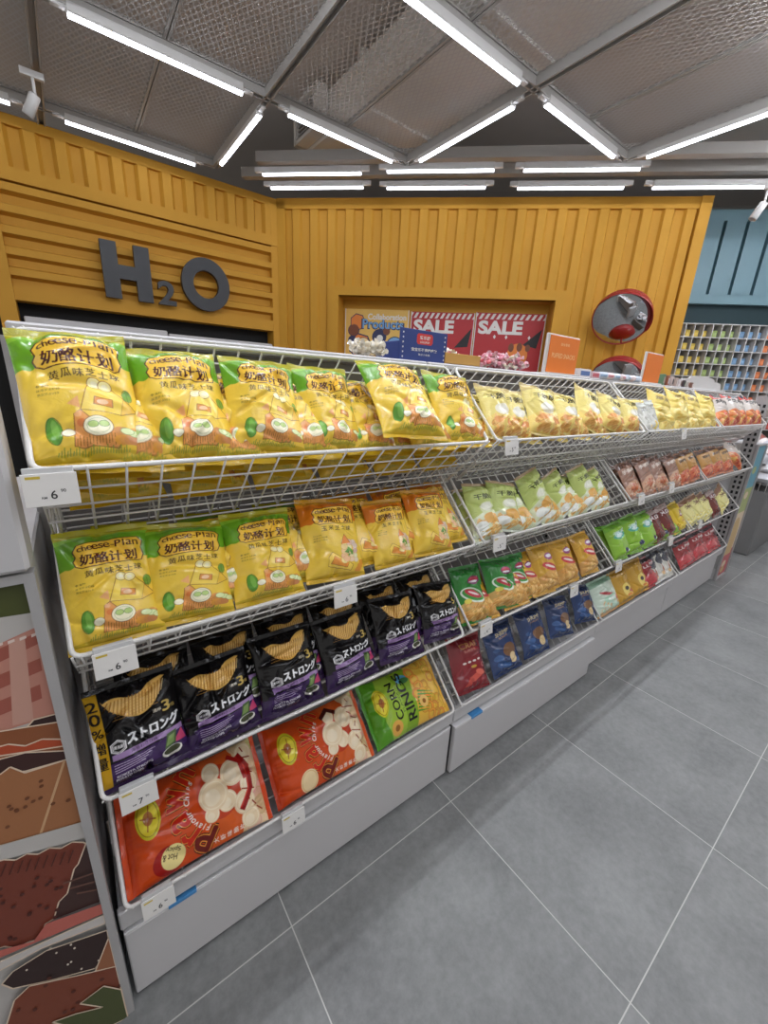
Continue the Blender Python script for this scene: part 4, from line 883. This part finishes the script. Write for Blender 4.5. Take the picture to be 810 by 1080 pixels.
# third bay
b3 = XL + 2 * PITCH
def row(kind, n, x0, x1, r, label, group, lean=0.0, slant=.05, L=None, W=None, name='snack_bag', s0=.006, s1=.19, li=.01):
    for i in range(n):
        x = x0 + (x1 - x0) * (i + .5) / n; w0 = min(W or 9, (x1 - x0) / n * 1.12)
        lab = label % NTH[i] if '%s' in label else label
        bag(kind, lab, r, x, s0 + .004 * (i % 2), x + slant, s1 + .006 * ((i * 2) % 3), li + .006 * (i % 2), w0, L, i, group=group, name=name)
row('sachet', 2, b3 + .03, b3 + .19, 0, 'white sachet, %s of two at the left of the third top basket', 'white sachets', slant=.0, L=.15, W=.10, s1=.14, name='cracker_sachet')
row('butter', 4, b3 + .17, b3 + .99, 0, 'butter yellow popcorn bag, %s of four in the third top basket', 'butter yellow popcorn bags', slant=.06, L=.215, W=.22, name='popcorn_bag', li=.016)
row('brown_flat', 4, b3 + .05, b3 + .72, 1, 'flat brown meat snack pack, %s from the left in the third bay', 'flat brown packs', slant=-.02, L=.21, W=.17, name='meat_snack_pack')
row('dried_meat', 2, b3 + .70, b3 + .98, 1, 'amber pouch with black title, %s of two beside the flat brown packs', 'amber pouches', slant=-.01, L=.2, name='meat_snack_pack')
row('lime_ball', 3, b3 + .05, b3 + .55, 2, 'bright green seaweed snack bag, %s of three in the third tier', 'bright green seaweed bags', slant=-.01, L=.21, W=.175, name='seaweed_snack_bag', li=.016)
row('choco', 2, b3 + .53, b3 + .83, 2, 'dark brown snack bag with pale title, %s of two beside the green bags', 'dark brown snack bags', slant=-.01, L=.195, name='chocolate_snack_bag')
row('lemon', 1, b3 + .82, b3 + 1.0, 2, 'lemon yellow bag with a dark red circle in the third tier', None, slant=-.02, L=.2, name='yellow_snack_bag')
row('mint', 1, b3 + .03, b3 + .25, 3, 'pale mint bag with red stripe at the left of the third bottom basket', None, L=.2, slant=.0, name='mint_snack_bag')
row('gold_seed', 2, b3 + .24, b3 + .62, 3, 'dark gold bag with a pale yellow teardrop, %s of two', 'dark gold bags', L=.19, slant=.0, name='seed_snack_bag')
row('red_stick', 1, b3 + .60, b3 + .78, 3, 'dull red stick snack pack right of the gold bags', None, L=.185, slant=.0, name='fruit_stick_pack')
row('white_cookie', 3, b3 + .70, b3 + 1.0, 3, 'small white and slate cookie pouch, %s of three in the bottom tier', 'white cookie pouches', L=.175, slant=.0, name='cookie_pouch')
# fourth bay
b4 = XL + 3 * PITCH
row('noodle', 5, b4 + .05, b4 + .96, 0, 'red and white wheat noodle bag, %s from the left in the farthest top basket', 'red and white noodle bags', slant=.04, L=.2, name='spicy_noodle_bag', li=.014)
row('dried_meat', 3, b4 + .05, b4 + .62, 1, 'amber pouch with black title, %s of three in the farthest bay', 'amber pouches far along', slant=0, L=.2, name='meat_snack_pack')
row('noodle', 1, b4 + .62, b4 + .84, 1, 'red noodle pouch lying right of the amber pouches in the farthest bay', None, slant=.1, L=.17, name='spicy_noodle_bag')
row('pale_rice', 4, b4 + .02, b4 + .62, 2, 'pale yellow rice cracker bag, %s from the left in the farthest bay', 'pale rice cracker bags', slant=-.02, L=.195, name='rice_cracker_bag')
row('choco', 1, b4 + .46, b4 + .60, 2, 'dark brown bag between the pale rice cracker bags of the farthest bay', None, slant=-.01, L=.19, name='chocolate_snack_bag', li=.03)
row('pale_rice', 1, b4 + .66, b4 + .84, 2, 'tall pale bag leaning at the right end of the third tier', None, slant=-.06, L=.22, name='rice_cracker_bag', li=.03)
row('red_stick', 3, b4 + .12, b4 + .92, 3, 'bright red stick snack pack, %s of three in the farthest bottom basket', 'red stick packs', L=.2, slant=.0, name='fruit_stick_pack')
for r, kind, bb, nm in ((0, 'butter', b3, 'popcorn_bag'), (0, 'noodle', b4, 'spicy_noodle_bag'), (1, 'brown_flat', b3, 'meat_snack_pack'), (2, 'gold_twist', M2, 'twisted_snack_bag'), (2, 'lime_ball', b3, 'seaweed_snack_bag')):
    for i in range(5):
        bag(kind, 'bag below the front row, %s tier of the %s bay' % (ROWN[r], BAYN[1 if bb == M2 else (2 if bb == b3 else 3)]), r, bb + .12 + i * .18, .01, bb + .13 + i * .18, .19, -.034, .15, .19, i, group='bags below the front row, %s tier %s bay' % (ROWN[r], BAYN[1 if bb == M2 else (2 if bb == b3 else 3)]), name=nm)
# ------------------------------------------------------------------ end displays
def frame_prism(mb, x0, x1, z0, z1, yf, yb, t=.02, mi=0):
    mb.box(x0, x0 + t, yf, yb, z0, z1, mi); mb.box(x1 - t, x1, yf, yb, z0, z1, mi); mb.box(x0 + t, x1 - t, yf, yb, z0, z0 + t, mi); mb.box(x0 + t, x1 - t, yf, yb, z1 - t, z1, mi)
EY = .737
e = thing('end_display', 'white end display with a printed biscuit picture, at the left edge', 'display stand', (-.5, EY, 0))
ex, ey = .5, -EY
MB().bbox(-.9 + ex, -.083 + ex, EY + .012 + ey, 1.45 + ey, .0, 1.10, .004).build('cabinet_body', PANELW, e)
MB().bbox(-.9 + ex, -.079 + ex, EY - .012 + ey, .80 + ey, 1.105, 1.45, .006).build('header_panel', PANELW, e)
m = MB(); frame_prism(m, -.9 + ex, -.077 + ex, .0, 1.10, EY - .004 + ey, EY + .02 + ey, .014); m.build('frame', STEEL, e)
m = MB(); cols = [mat('print_grey', (188, 184, 180), .5, noise=.02)]
def pcol(rgb):
    k = mat('print_%d_%d_%d' % rgb, rgb, .5, noise=.04)
    if k not in cols: cols.append(k)
    return cols.index(k)
m.add([(x + ex, EY + .008 + ey, z) for x, z in ((-.9, .01), (-.09, .01), (-.09, 1.09), (-.9, 1.09))], [(0, 1, 2, 3)], 0)
lay = [0]
def pp(pts, rgb, outline=None):
    lay[0] += 1; d = .008 - lay[0] * .00012
    P = [on_y(x / 2.2533, 600 + y / 2.25, EY + d) for x, y in pts]; P = [(min(float(p[0]), -.091), float(p[2])) for p in P]
    m.add([(a + ex, EY + d + ey, z) for a, z in P], [tuple(range(len(P)))], pcol(rgb))
    if outline:
        lay[0] += 1; d2 = d - .0001
        for (ax, az), (bx, bz) in zip(P, P[1:] + P[:1]):
            l = math.hypot(bx - ax, bz - az) or 1; t = .0012; nx, nz = -(bz - az) / l * t, (bx - ax) / l * t
            m.add([(ax + nx + ex, EY + d2 + ey, az + nz), (bx + nx + ex, EY + d2 + ey, bz + nz), (bx - nx + ex, EY + d2 + ey, bz - nz), (ax - nx + ex, EY + d2 + ey, az - nz)], [(0, 1, 2, 3)], pcol(outline))
cre = (222, 200, 176)
def dots(n, x0, x1, y0, y1, rgb, rx=6, ry=4, tilt=-.35):
    rr = random.Random(n * 31 + x1)
    for k in range(n):
        x, y = rr.uniform(x0, x1), rr.uniform(y0, y1); pp([(x + rx * math.cos(q), y + ry * math.sin(q) + rx * math.cos(q) * tilt) for q in np.linspace(0, 6.28, 9)[:-1]], rgb)
pp([(-40, 8), (60, -5), (75, 104), (-40, 122)], (72, 78, 34))
pp([(-40, 195), (100, 135), (136, 345), (-40, 400)], (190, 132, 116))
for k in range(3): pp([(-40, 205 + k * 62), (95, 150 + k * 62), (100, 175 + k * 66), (-40, 240 + k * 62)], (158, 86, 72))
pp([(20, 172), (58, 155), (80, 360), (30, 372)], (196, 150, 134)); 
for k in range(5): pp([(-10 + k * 28, 180 - k * 8), (6 + k * 28, 174 - k * 8), (7 + k * 28, 180 - k * 8), (-9 + k * 28, 187 - k * 8)], (226, 206, 196))
pp([(62, 378), (80, 358), (134, 344), (140, 366), (90, 376)], (52, 30, 28), cre)
pp([(-40, 392), (142, 362), (158, 436), (-40, 470)], (140, 82, 48), cre)
pp([(-40, 425), (-10, 424), (20, 416), (60, 420), (100, 404), (146, 404), (152, 420), (-40, 450)], (176, 74, 40), cre)
pp([(-40, 462), (60, 436), (158, 430), (164, 450), (60, 480), (-40, 492)], (60, 32, 28), cre)
pp([(-40, 490), (0, 488), (24, 470), (60, 484), (160, 452), (198, 600), (-40, 668)], (160, 106, 68), cre)
pp([(150, 455), (156, 455), (100, 628), (93, 630)], (200, 160, 120)); dots(14, -10, 180, 500, 620, (112, 66, 40))
pp([(-40, 668), (200, 598), (206, 636), (-40, 704)], (188, 184, 180))
sc_ = [(-40, 704)] + [(10 + k * 27, 690 - k * 7 + (8 if k % 2 else 0)) for k in range(8)] + [(204, 652), (186, 700), (176, 712), (160, 770), (140, 790), (128, 830), (108, 842), (96, 880), (70, 884), (40, 900), (10, 896), (-40, 912)]
pp([(206, 640), (244, 786), (112, 838), (160, 740)], (66, 42, 38)); pp(sc_, (118, 56, 40), cre); dots(26, -10, 165, 725, 880, (78, 34, 26))
for k in range(9): pp([(12 + k * 20, 700 - k * 4), (16 + k * 20, 699 - k * 4), (4 + k * 20, 730 - k * 4), (0 + k * 20, 731 - k * 4)], (84, 38, 28))
for k in range(3): pp([(150 + k * 16, 745 + k * 12), (232, 715 + k * 22), (233, 718 + k * 22), (150 + k * 16, 749 + k * 12)], (104, 70, 58))
pp([(110, 842), (246, 792), (252, 814), (-40, 940), (-40, 916), (80, 884)], (186, 100, 88)); pp([(-40, 950), (252, 818), (258, 836), (100, 900), (-40, 974)], (196, 190, 186), cre)
pp([(4, 986), (30, 956), (110, 906), (270, 848), (262, 900), (226, 948), (130, 974), (30, 996)], (50, 32, 30), cre); dots(9, 60, 240, 890, 960, (220, 206, 190), 3, 2.5)
pp([(268, 868), (286, 940), (226, 956)], (150, 96, 66), cre)
pp([(10, 1100), (34, 1024), (70, 990), (180, 966), (286, 936), (306, 1040), (306, 1100)], (122, 62, 42), cre); dots(16, 40, 290, 970, 1060, (88, 42, 30))
pp([(124, 1076), (180, 1056), (244, 1040), (190, 1032), (246, 990), (300, 990), (310, 1060), (230, 1100)], (76, 82, 46), cre)
m.build('picture_panel', cols, e)
# far end display
e = thing('end_display', 'slim end display with blue, green, yellow and pink print at the far right end', 'display stand', (4.1, .74, 0))
X0, X1 = 3.985 - 4.1, 4.255 - 4.1
MB().bbox(X0, X1, .012, .72, 0, 1.1, .004).build('cabinet_body', PANELW, e)
m = MB(); f = lambda x, z, d=0: (x, .010 - d, z)
cc = [mat('print_sky', (104, 160, 180), .5, noise=.04), mat('print_sage', (170, 180, 120), .5, noise=.04), mat('print_sand', (206, 176, 124), .5, noise=.04), mat('print_rose', (190, 96, 100), .5, noise=.04), mat('print_cream', (226, 206, 180), .5, noise=.03)]
xa, xb_ = X0 + .012, X1 - .012
for z0, z1, mi in ((.76, 1.09, 0), (.56, .76, 1), (.24, .56, 4), (.02, .24, 3)): m.add([f(xa, z0), f(xb_, z0), f(xb_, z1), f(xa, z1)], [(0, 1, 2, 3)], mi)
arch = [(xa + .03, .2), (xb_ - .03, .2)] + [((xa + xb_) / 2 + (xb_ - xa - .06) / 2 * math.cos(R(q)), .4 + .12 * math.sin(R(q))) for q in range(0, 181, 15)]
m.add([f(x, z, .0004) for x, z in arch], [tuple(range(len(arch)))], 2)
for z, c_ in ((.9, 1), (.7, 4), (.12, 4), (.07, 2)): m.add([f((xa + xb_) / 2 + .05 * math.cos(R(q)), z + .03 * math.sin(R(q)), .0006) for q in range(0, 360, 30)], [tuple(range(12))], c_)
m.build('picture_panel', cc, e)
m = MB(); frame_prism(m, X0, X1, 0, 1.1, 0, .02, .012); m.build('frame', STEEL, e)
m = MB(); m.box(X0 - .004, X0, .02, .1, .1, 1.44)
for k in range(30):
    for q in (0, 1): m.box(X0 - .0048, X0, .035 + q * .03, .05 + q * .03, .2 + k * .04, .222 + k * .04, 1)
m.build('slotted_upright', [STEEL, DARK], e)
m = MB(); pts = [(X0 + .01, 1.1), (X1 - .01, 1.1)] + [((X0 + X1) / 2 + (X1 - X0 - .02) / 2 * math.cos(R(q)), 1.13 + .16 * math.sin(R(q))) for q in range(0, 181, 12)]
m.prism(pts, lambda a, b, d: (a, d, b), .06, .075); m.build('rounded_header', WHITE, e)
# ------------------------------------------------------------------ things standing on the top shelf
ZT = 1.4635
b = thing('display_box', 'navy blue cardboard display box with white stars and red label on top of the shelving', 'box', (.937, 1.10, ZT))
m = MB(); m.bbox(-.1, .1, -.04, .08, 0, .055, .002); m.build('tray', mat('navy_card', (40, 60, 126), .5, noise=.05), b)
m = MB(); m.bbox(-.1, .1, -.048, -.042, 0, .092, .001, 0); F = lambda a, z: (a, -.0485, z)
rl = [(-.028, .05), (.028, .05), (.034, .056), (.034, .076), (.028, .082), (-.028, .082), (-.034, .076), (-.034, .056)]
m.add([F(a, z) for a, z in rl], [tuple(range(8))], 1); F2 = lambda a, z: (a, -.0492, z)
flat_text(m, '爱乐甜', F2, 0, .070, .011, .045, .02, 2); flat_text(m, 'LOLLIPOP', F2, 0, .057, .006, .04, .02, 2); flat_text(m, '宝宝乐不停棒棒糖', F2, 0, .034, .010, .11, .02, 2); flat_text(m, '独立小包装', F2, 0, .02, .006, .05, .01, 2)
for sx in (-1, 1):
    for k in range(6): m.add([F(sx * .089 + .004 * math.cos(R(q)) * (1 if q % 72 == 18 else .45), .01 + k * .014 + .004 * math.sin(R(q)) * (1 if q % 72 == 18 else .45)) for q in range(18, 378, 36)], [tuple(range(10))], 2)
m.build('front_panel', [mat('navy_card', (40, 60, 126)), mat('label_red', (206, 52, 50), .5, noise=.03), PAPER], b)
def sweet_mesh(rgb, nm):
    m = MB(); rr = random.Random(nm)
    n = 10; pr = [(.0005, -.011), (.012, -.008), (.017, 0), (.012, .008), (.0005, .011)]
    m.lathe(pr, n, lambda x, y, z: (x, y, z * 1.0)); 
    body = m.mesh(nm, mat(nm, rgb, .3, noise=.1, scale=90))
    tw = []
    for s in (-1, 1):
        w = MB(); v = [(s * .014, 0, 0)] + [(s * .034, .016 * math.cos(R(q)), .013 * math.sin(R(q)) + .003 * (q % 80 > 30)) for q in range(0, 360, 40)]
        w.add(v, [(0, 1 + k, 1 + (k + 1) % 9) for k in range(9)])
        tw.append(w.mesh(nm + '_twist', mat(nm + '_wrapper', tuple(int(v_ * .5 + 120) for v_ in rgb), .2, noise=.04)))
    return body, tw
SW = {'cream': sweet_mesh((226, 214, 190), 'cream_sweet'), 'pink': sweet_mesh((226, 150, 166), 'pink_sweet'), 'red': sweet_mesh((206, 96, 104), 'rose_sweet')}
def pile(x0, x1, y0, y1, n, kinds, label, group, hmax, sc=1.0):
    rr = random.Random(label)
    for k in range(n):
        x, y = rr.uniform(x0, x1), rr.uniform(y0, y1); u = (x - x0) / (x1 - x0); z = ZT + .012 + rr.uniform(0, 1) * hmax * math.sin(math.pi * min(.95, max(.05, u))) ** .5
        c = rr.choice(kinds); t = thing('wrapped_sweet', label, 'sweet', (x, y, z), group=group); t.rotation_euler = (rr.uniform(-.6, .6), rr.uniform(-.6, .6), rr.uniform(0, 3.1)); t.scale = (sc * .62,) * 3
        link('sweet', SW[c][0], t)
        for wm in SW[c][1]: link('wrapper_twist', wm, t)
pile(.70, .80, 1.06, 1.14, 30, ['cream'], 'cream wrapped sweet in the small heap left of the navy box', 'cream sweets', .03)
pile(1.03, 1.17, 1.13, 1.24, 60, ['pink', 'cream', 'red'], 'pink wrapped sweet in the heap between the navy box and the kraft tray', 'pink sweets by the navy box', .05)
pile(1.26, 1.52, 1.06, 1.17, 90, ['pink', 'pink', 'red', 'cream'], 'pink wrapped sweet in the heap left of the orange sign', 'pink sweets by the orange sign', .045)
b = thing('kraft_tray', 'shallow brown kraft card tray beside the pink sweets', 'tray', (1.12, 1.08, ZT))
m = MB(); m.bbox(-.09, .09, -.03, .05, 0, .004, .001); m.bbox(-.09, .09, -.03, -.027, 0, .036, .001); m.bbox(-.09, .09, .047, .05, 0, .036, .001); m.bbox(-.09, -.087, -.03, .05, 0, .036, .001); m.bbox(.087, .09, -.03, .05, 0, .036, .001); m.build('tray', KRAFT, b)
def sign(x0, x1, zt, text, label):
    w = x1 - x0; b = thing('sign_holder', label, 'sign', ((x0 + x1) / 2, 1.055, ZT)); h = zt - ZT
    m = MB(); m.bbox(-w / 2 - .018, w / 2 + .004, .003, .012, 0, h + .006, .002); m.bbox(-w / 2 - .018, w / 2 + .004, -.02, .06, 0, .006, .001); m.build('holder', WHITE, b)
    m = MB(); m.bbox(-w / 2, w / 2, -.001, .003, .008, h, .0008)
    if text:
        flat_text(m, text, lambda a, z: (a, -.0015, z), 0, h * .5, .019, w * .8, .0, 1)
        flat_text(m, '膨化零食', lambda a, z: (a, -.0015, z), 0, h * .80, .012, w * .3, .0, 1)
    m.build('card', [ORANGE, mat('sign_cream', (246, 206, 150), .5, noise=.02)], b)
sign(1.635, 1.862, 1.617, 'PUFFED SNACKS', 'orange PUFFED SNACKS sign card in a white holder on the top shelf')
sign(2.58, 2.79, 1.622, '', 'plain orange sign card to the right of the mirrors, in a white holder')
def small_box(x, w, h, y, d, rgb, rgb2, label, name='snack_box', rz=0, grp='small boxes on the top shelf'):
    b = thing(name, label, 'box', (x, y, ZT), R(rz), grp)
    m = MB(); m.bbox(-w / 2, w / 2, -d / 2, d / 2, 0, h, .002); m.build('carton', mat(name + str(rgb), rgb, .45, noise=.08, scale=60), b)
    m = MB(); m.bbox(-w * .4, w * .4, -d / 2 - .001, -d / 2 + .001, h * .2, h * .75, .0004); m.build('printed_label', mat(name + str(rgb2), rgb2, .45, noise=.2, scale=120), b)
small_box(1.93, .10, .036, 1.07, .06, (226, 222, 224), (90, 120, 180), 'low white and blue carton right of the orange PUFFED SNACKS sign')
small_box(2.04, .10, .03, 1.07, .06, (216, 190, 196), (196, 96, 110), 'low pinkish carton second to the right of the PUFFED SNACKS sign')
for i in range(7):
    bz = thing('tissue_packet', 'white packet with pale blue and pink marks, %s of seven below the lower mirror' % NTH[i], 'packet', (2.10 + i * .062, 1.075, ZT + .014), R(-20 + i * 9), 'white packets on the top shelf')
    m = MB(); m.bbox(-.034, .034, -.05, .05, -.013, .018, .009); m.build('wrapper', mat('packet_%d' % (i % 2), ((206, 216, 232), (232, 214, 216))[i % 2], .3, noise=.25, scale=70), bz)
    m = MB(); m.bbox(-.02, .02, -.0515, .0515, -.004, .008, .002); m.build('band', mat('packet_band_%d' % (i % 2), ((150, 176, 206), (206, 140, 150))[i % 2], .4, noise=.1), bz)
pal = [(96, 130, 100), (150, 90, 66), (206, 190, 186), (190, 170, 160), (214, 206, 206), (70, 60, 62), (206, 196, 190), (130, 96, 80)]
for i, c_ in enumerate(pal):
    small_box(2.86 + i * .068, .056, .062 - .004 * i, 1.075, .05, c_, pal[(i + 3) % 8], 'small upright packet, %s in the row left of the white cloud boards' % (NTH + ['eighth'])[i], 'snack_packet', 12, 'upright packets on the top shelf')
def cloud(x, w, h, label, y=1.08):
    b = thing('cloud_board', label, 'display board', (x, y, ZT), group='white cloud boards'); m = MB()
    bumps = [(w * .30, .45, .20), (-.02 * w, .78, .30), (-w * .32, .5, .18)]
    top = [(x, max([.16] + [hh + (1 - hh) * 0 + .22 * math.sqrt(max(0, 1 - ((x - cx) / (rw * w)) ** 2)) if abs(x - cx) < rw * w else 0 for cx, hh, rw in bumps]) * h) for x in np.linspace(w / 2, -w / 2, 49)]
    pts = [(-w / 2, 0), (w / 2, 0)] + top
    nt_ = len(top); v = [(a, d, z) for d in (0, .012) for a, z in top] + [(a, d, 0) for d in (0, .012) for a, z in top]
    F_ = []
    for i in range(nt_ - 1): F_ += [(i, i + 1, 2 * nt_ + i + 1, 2 * nt_ + i), (nt_ + i + 1, nt_ + i, 3 * nt_ + i, 3 * nt_ + i + 1), (i + 1, i, nt_ + i, nt_ + i + 1)]
    F_ += [(0, 2 * nt_, 3 * nt_, nt_), (nt_ - 1, 2 * nt_ - 1, 4 * nt_ - 1, 3 * nt_ - 1)]
    m.add(v, F_); m.build('board', WHITE, b); m = MB(); m.bbox(-w * .3, w * .3, -.02, .04, 0, .004, .001); m.build('foot', WHITE, b)
cloud(3.62, .82, .085, 'larger white cloud shaped board on the top shelf by the back rack'); cloud(3.80, .32, .06, 'smaller white cloud shaped board at the right, behind the larger one', 1.16)
# ------------------------------------------------------------------ convex mirrors
def mirror(px, py, c, r, label, up):
    P = Vector(on_c(px, py, c)); tc = (Vector(CAM) - P); tc.z = 0; tc.normalize(); n = (tc + Vector((0, 0, -up))).normalized()
    t = thing('convex_mirror', label, 'mirror', P, group='red rimmed convex mirrors'); z = n; x = Vector((0, 0, 1)).cross(z).normalized(); y = z.cross(x)
    M3 = Matrix((x, y, z)).transposed(); t.rotation_euler = M3.to_euler()
    pr = [(r * math.sin(R(a)) / math.sin(R(24)), .02 + (math.cos(R(a)) - math.cos(R(24))) * r / math.sin(R(24))) for a in range(24, 0, -1)] + [(.001, .02 + (1 - math.cos(R(24))) * r / math.sin(R(24)))]
    MB().lathe(pr, 64).build('mirror_dome', MIRROR, t)
    MB().lathe([(r * .98, .02), (r * .995, .03), (r * 1.015, .03), (r * 1.02, .01), (r * 1.0, -.03), (r * .5, -.09), (.001, -.1)], 64).build('red_back_shell', RED, t)
    hood = MB(); n_ = 40; vv = []
    for k in range(n_ + 1):
        a = R(-30 + 180 * k / n_); w = .12 * math.sin(math.pi * k / n_) ** .6
        for rr_, h in ((r * 1.0, .0), (r * 1.03, .03 + w), (r * 1.015, .03 + w), (r * .99, .0)): vv.append((rr_ * math.cos(a), rr_ * math.sin(a), h))
    hood.add(vv, [(k * 4 + j, k * 4 + (j + 1) % 4, (k + 1) * 4 + (j + 1) % 4, (k + 1) * 4 + j) for k in range(n_) for j in range(4)], 0, True); hood.build('red_hood', RED, t)
    MB().tube([(0, 0, -.08), (0, -.04, -.22), (0, -.02, -.36)], .02, 8).build('wall_bracket', RED, t)
mirror(655.5, 335, 8.55, .335, 'upper round convex mirror with red rim on the yellow wall', .62)
mirror(650, 401, 8.5, .32, 'lower red rimmed convex mirror, half hidden by the shelving', .55)
# ------------------------------------------------------------------ cubby rack with small packs in front of the far turquoise wall
rack = thing('cubby_rack', 'white wall rack of small square compartments under the turquoise wall', 'rack', (0, 0, 0))
pa = lambda px, py: (a_of(on_c(px, py, 10.6)), float(on_c(px, py, 10.6)[2]))
za = pa(735, 341.5)[1]; zb = pa(735, 397)[1]; ch = (za - zb) / 4
g0c = pa(720.5, 355)[0]; cw = pa(758.5, 355.5)[0] - g0c; cw /= 4
m = MB(); v0, v1 = -3, 22; zlow = za - 8 * ch; dbk = MB()
for k in range(v0, v1): dbox(m, g0c + k * cw - .006, g0c + k * cw + .006, -.02, .3, zlow, za, T)
m.build('upright_dividers', WHITE, rack); m = MB()
for j in range(9): dbox(m, g0c + v0 * cw, g0c + (v1 - 1) * cw, -.025, .3, za - j * ch - .006, za - j * ch + .006, T)
m.build('shelf_boards', WHITE, rack)
dbox(dbk, g0c + v0 * cw, g0c + (v1 - 1) * cw, .3, .31, zlow, za, T); dbk.build('back_board', mat('cubby_back', (140, 134, 126), .7, noise=.05), rack)
cup = MB(); q = min(cw, ch) 
cup.bbox(-cw * .27, cw * .27, -.03, .03, 0, ch * .52, .006)
pk = {}
colr = [(206, 176, 70)] * 6 + [(150, 170, 100)] * 3 + [(110, 146, 180)] * 3 + [(214, 120, 70)] * 3 + [(190, 80, 70)] * 12
for j in range(8):
    for k in range(v0, v1 - 1):
        c_ = colr[k - v0]
        if c_ not in pk: pk[c_] = (cup.mesh('pack', mat('pack_' + '_'.join(map(str, c_)), c_, .45, noise=.12, scale=30)), MB().bbox(-cw * .2, cw * .2, -.034, -.028, ch * .1, ch * .34, .002).mesh('pack_label', mat('pack_label_' + '_'.join(map(str, c_)), tuple(min(255, v + 26) for v in c_), .45, noise=.1)))
        p = T(g0c + (k + .5) * cw, .05 + .02 * ((k * 7 + j * 3) % 3), za - (j + 1) * ch + .007)
        nm = {(206, 176, 70): 'yellow', (150, 170, 100): 'green', (110, 146, 180): 'blue', (214, 120, 70): 'orange', (190, 80, 70): 'red'}[c_]
        t = thing('small_pack', '%s small pack standing in a compartment of the white wall rack' % nm, 'pack', p, R(-45), '%s packs in the wall rack' % nm)
        link('pack_body', pk[c_][0], t); link('pack_label', pk[c_][1], t)
# ------------------------------------------------------------------ wire bin with white packs beyond the right end
b = thing('dump_bin', 'grey and white wire bin of white packs beyond the right end of the shelving', 'bin', (5.55, .95, 0))
MB().bbox(-.6, .6, -.2, .5, .0, .62, .01).build('base_cabinet', mat('bin_grey', (120, 120, 120), .6, noise=.05), b)
m = MB()
for k in range(25): m.tube([(-.6 + k * .05, -.22, .62), (-.6 + k * .05, -.24, .78)], .003, 5)
for z in (.63, .68, .73, .78): m.tube([(-.6, -.22 - (z - .62) * .12, z), (.6, -.22 - (z - .62) * .12, z)], .003 if z < .78 else .006, 6)
for k in range(14): m.tube([(-.6, -.22 + k * .05, .62), (-.6, -.22 + k * .05, .78)], .003, 5)
m.tube([(-.6, -.24, .78), (-.6, .5, .78)], .006, 6); m.build('wire_rail', WIRE, b)
rr = random.Random(4)
pcm = []
for s in range(3):
    a = Art(1, 1, 24, 28, ((226, 226, 228), (206, 208, 214), (232, 222, 220))[s]); a.w_m, a.h_m = .26, .3
    a.rect(.2, .5, .8, .72, ((80, 84, 96), (60, 60, 66), (150, 90, 84))[s]); a.rect(.3, .2, .7, .36, (190, 190, 196)); pcm.append(bag_meshes('white_pack', a, .06, 70 + s, (220, 220, 222), (220, 220, 222), (220, 220, 222), FILM_G))
for k in range(22):
    x, y = rr.uniform(-.48, .5), rr.uniform(-.14, .3); e = thing('white_pack', 'shiny white pack in the pile inside the bin at the right edge', 'pack', (5.55 + x - .1, .95 + y - .1, .68 + .045 * (k % 6)), group='white packs in the bin')
    e.rotation_euler = (rr.uniform(-.2, .7), rr.uniform(-.3, .3), rr.uniform(-.6, .6))
    for nm, me in zip(('pouch', 'top_seal', 'bottom_seal'), pcm[k % 3]): link(nm, me, e)
# ------------------------------------------------------------------ shelving across the aisle, seen only in the mirrors
rr = random.Random(9)
for i in range(3):
    x = 3.2 + i * 2.3; t = thing('aisle_shelf', 'low white shelf unit across the aisle, %s seen in the mirror' % NTH[i], 'shelving', (x, -2.4, 0), group='shelves across the aisle')
    m = MB(); m.bbox(-1, 1, -.4, .4, 0, .2, .004); m.bbox(-1, 1, -.02, .02, .2, 1.4, .004); m.build('body', PANELW, t)
    for z in (.2, .57, .92, 1.27):
        for k in range(7):
            c_ = rr.choice([(206, 60, 50), (226, 186, 60), (90, 130, 190), (216, 206, 196), (120, 160, 90), (230, 224, 220)]); bw = .2; hh = rr.uniform(.18, .26)
            q = thing('goods_carton', 'small carton on the shelves across the aisle', 'carton', (x - .84 + k * .28, -2.2, z), group='cartons across the aisle')
            MB().bbox(-bw / 2, bw / 2, -.08, .08, 0, hh, .004).build('carton_body', mat('carton_%d_%d_%d' % c_, c_, .5, noise=.1), q); MB().bbox(-bw * .36, bw * .36, .078, .082, hh * .3, hh * .7, .001).build('printed_label', PAPER, q)
    for z in (.55, .9, 1.25): MB().bbox(-1, 1, -.36, .36, z, z + .02, .003).build('shelf', WHITE, t)
# ------------------------------------------------------------------ world and look
wd = bpy.data.worlds.new('store_ambient'); SC.world = wd; wd.use_nodes = True
bg = wd.node_tree.nodes['Background']; bg.inputs[0].default_value = (1.0, .98, .95, 1); bg.inputs[1].default_value = .3
SC.view_settings.view_transform = 'Standard'; SC.view_settings.look = 'None'; SC.view_settings.gamma = 1; SC.view_settings.exposure = 1.06
SC.view_settings.use_curve_mapping = False
SC.cycles.transparent_max_bounces = 12; SC.cycles.max_bounces = 6; SC.cycles.use_denoising = True
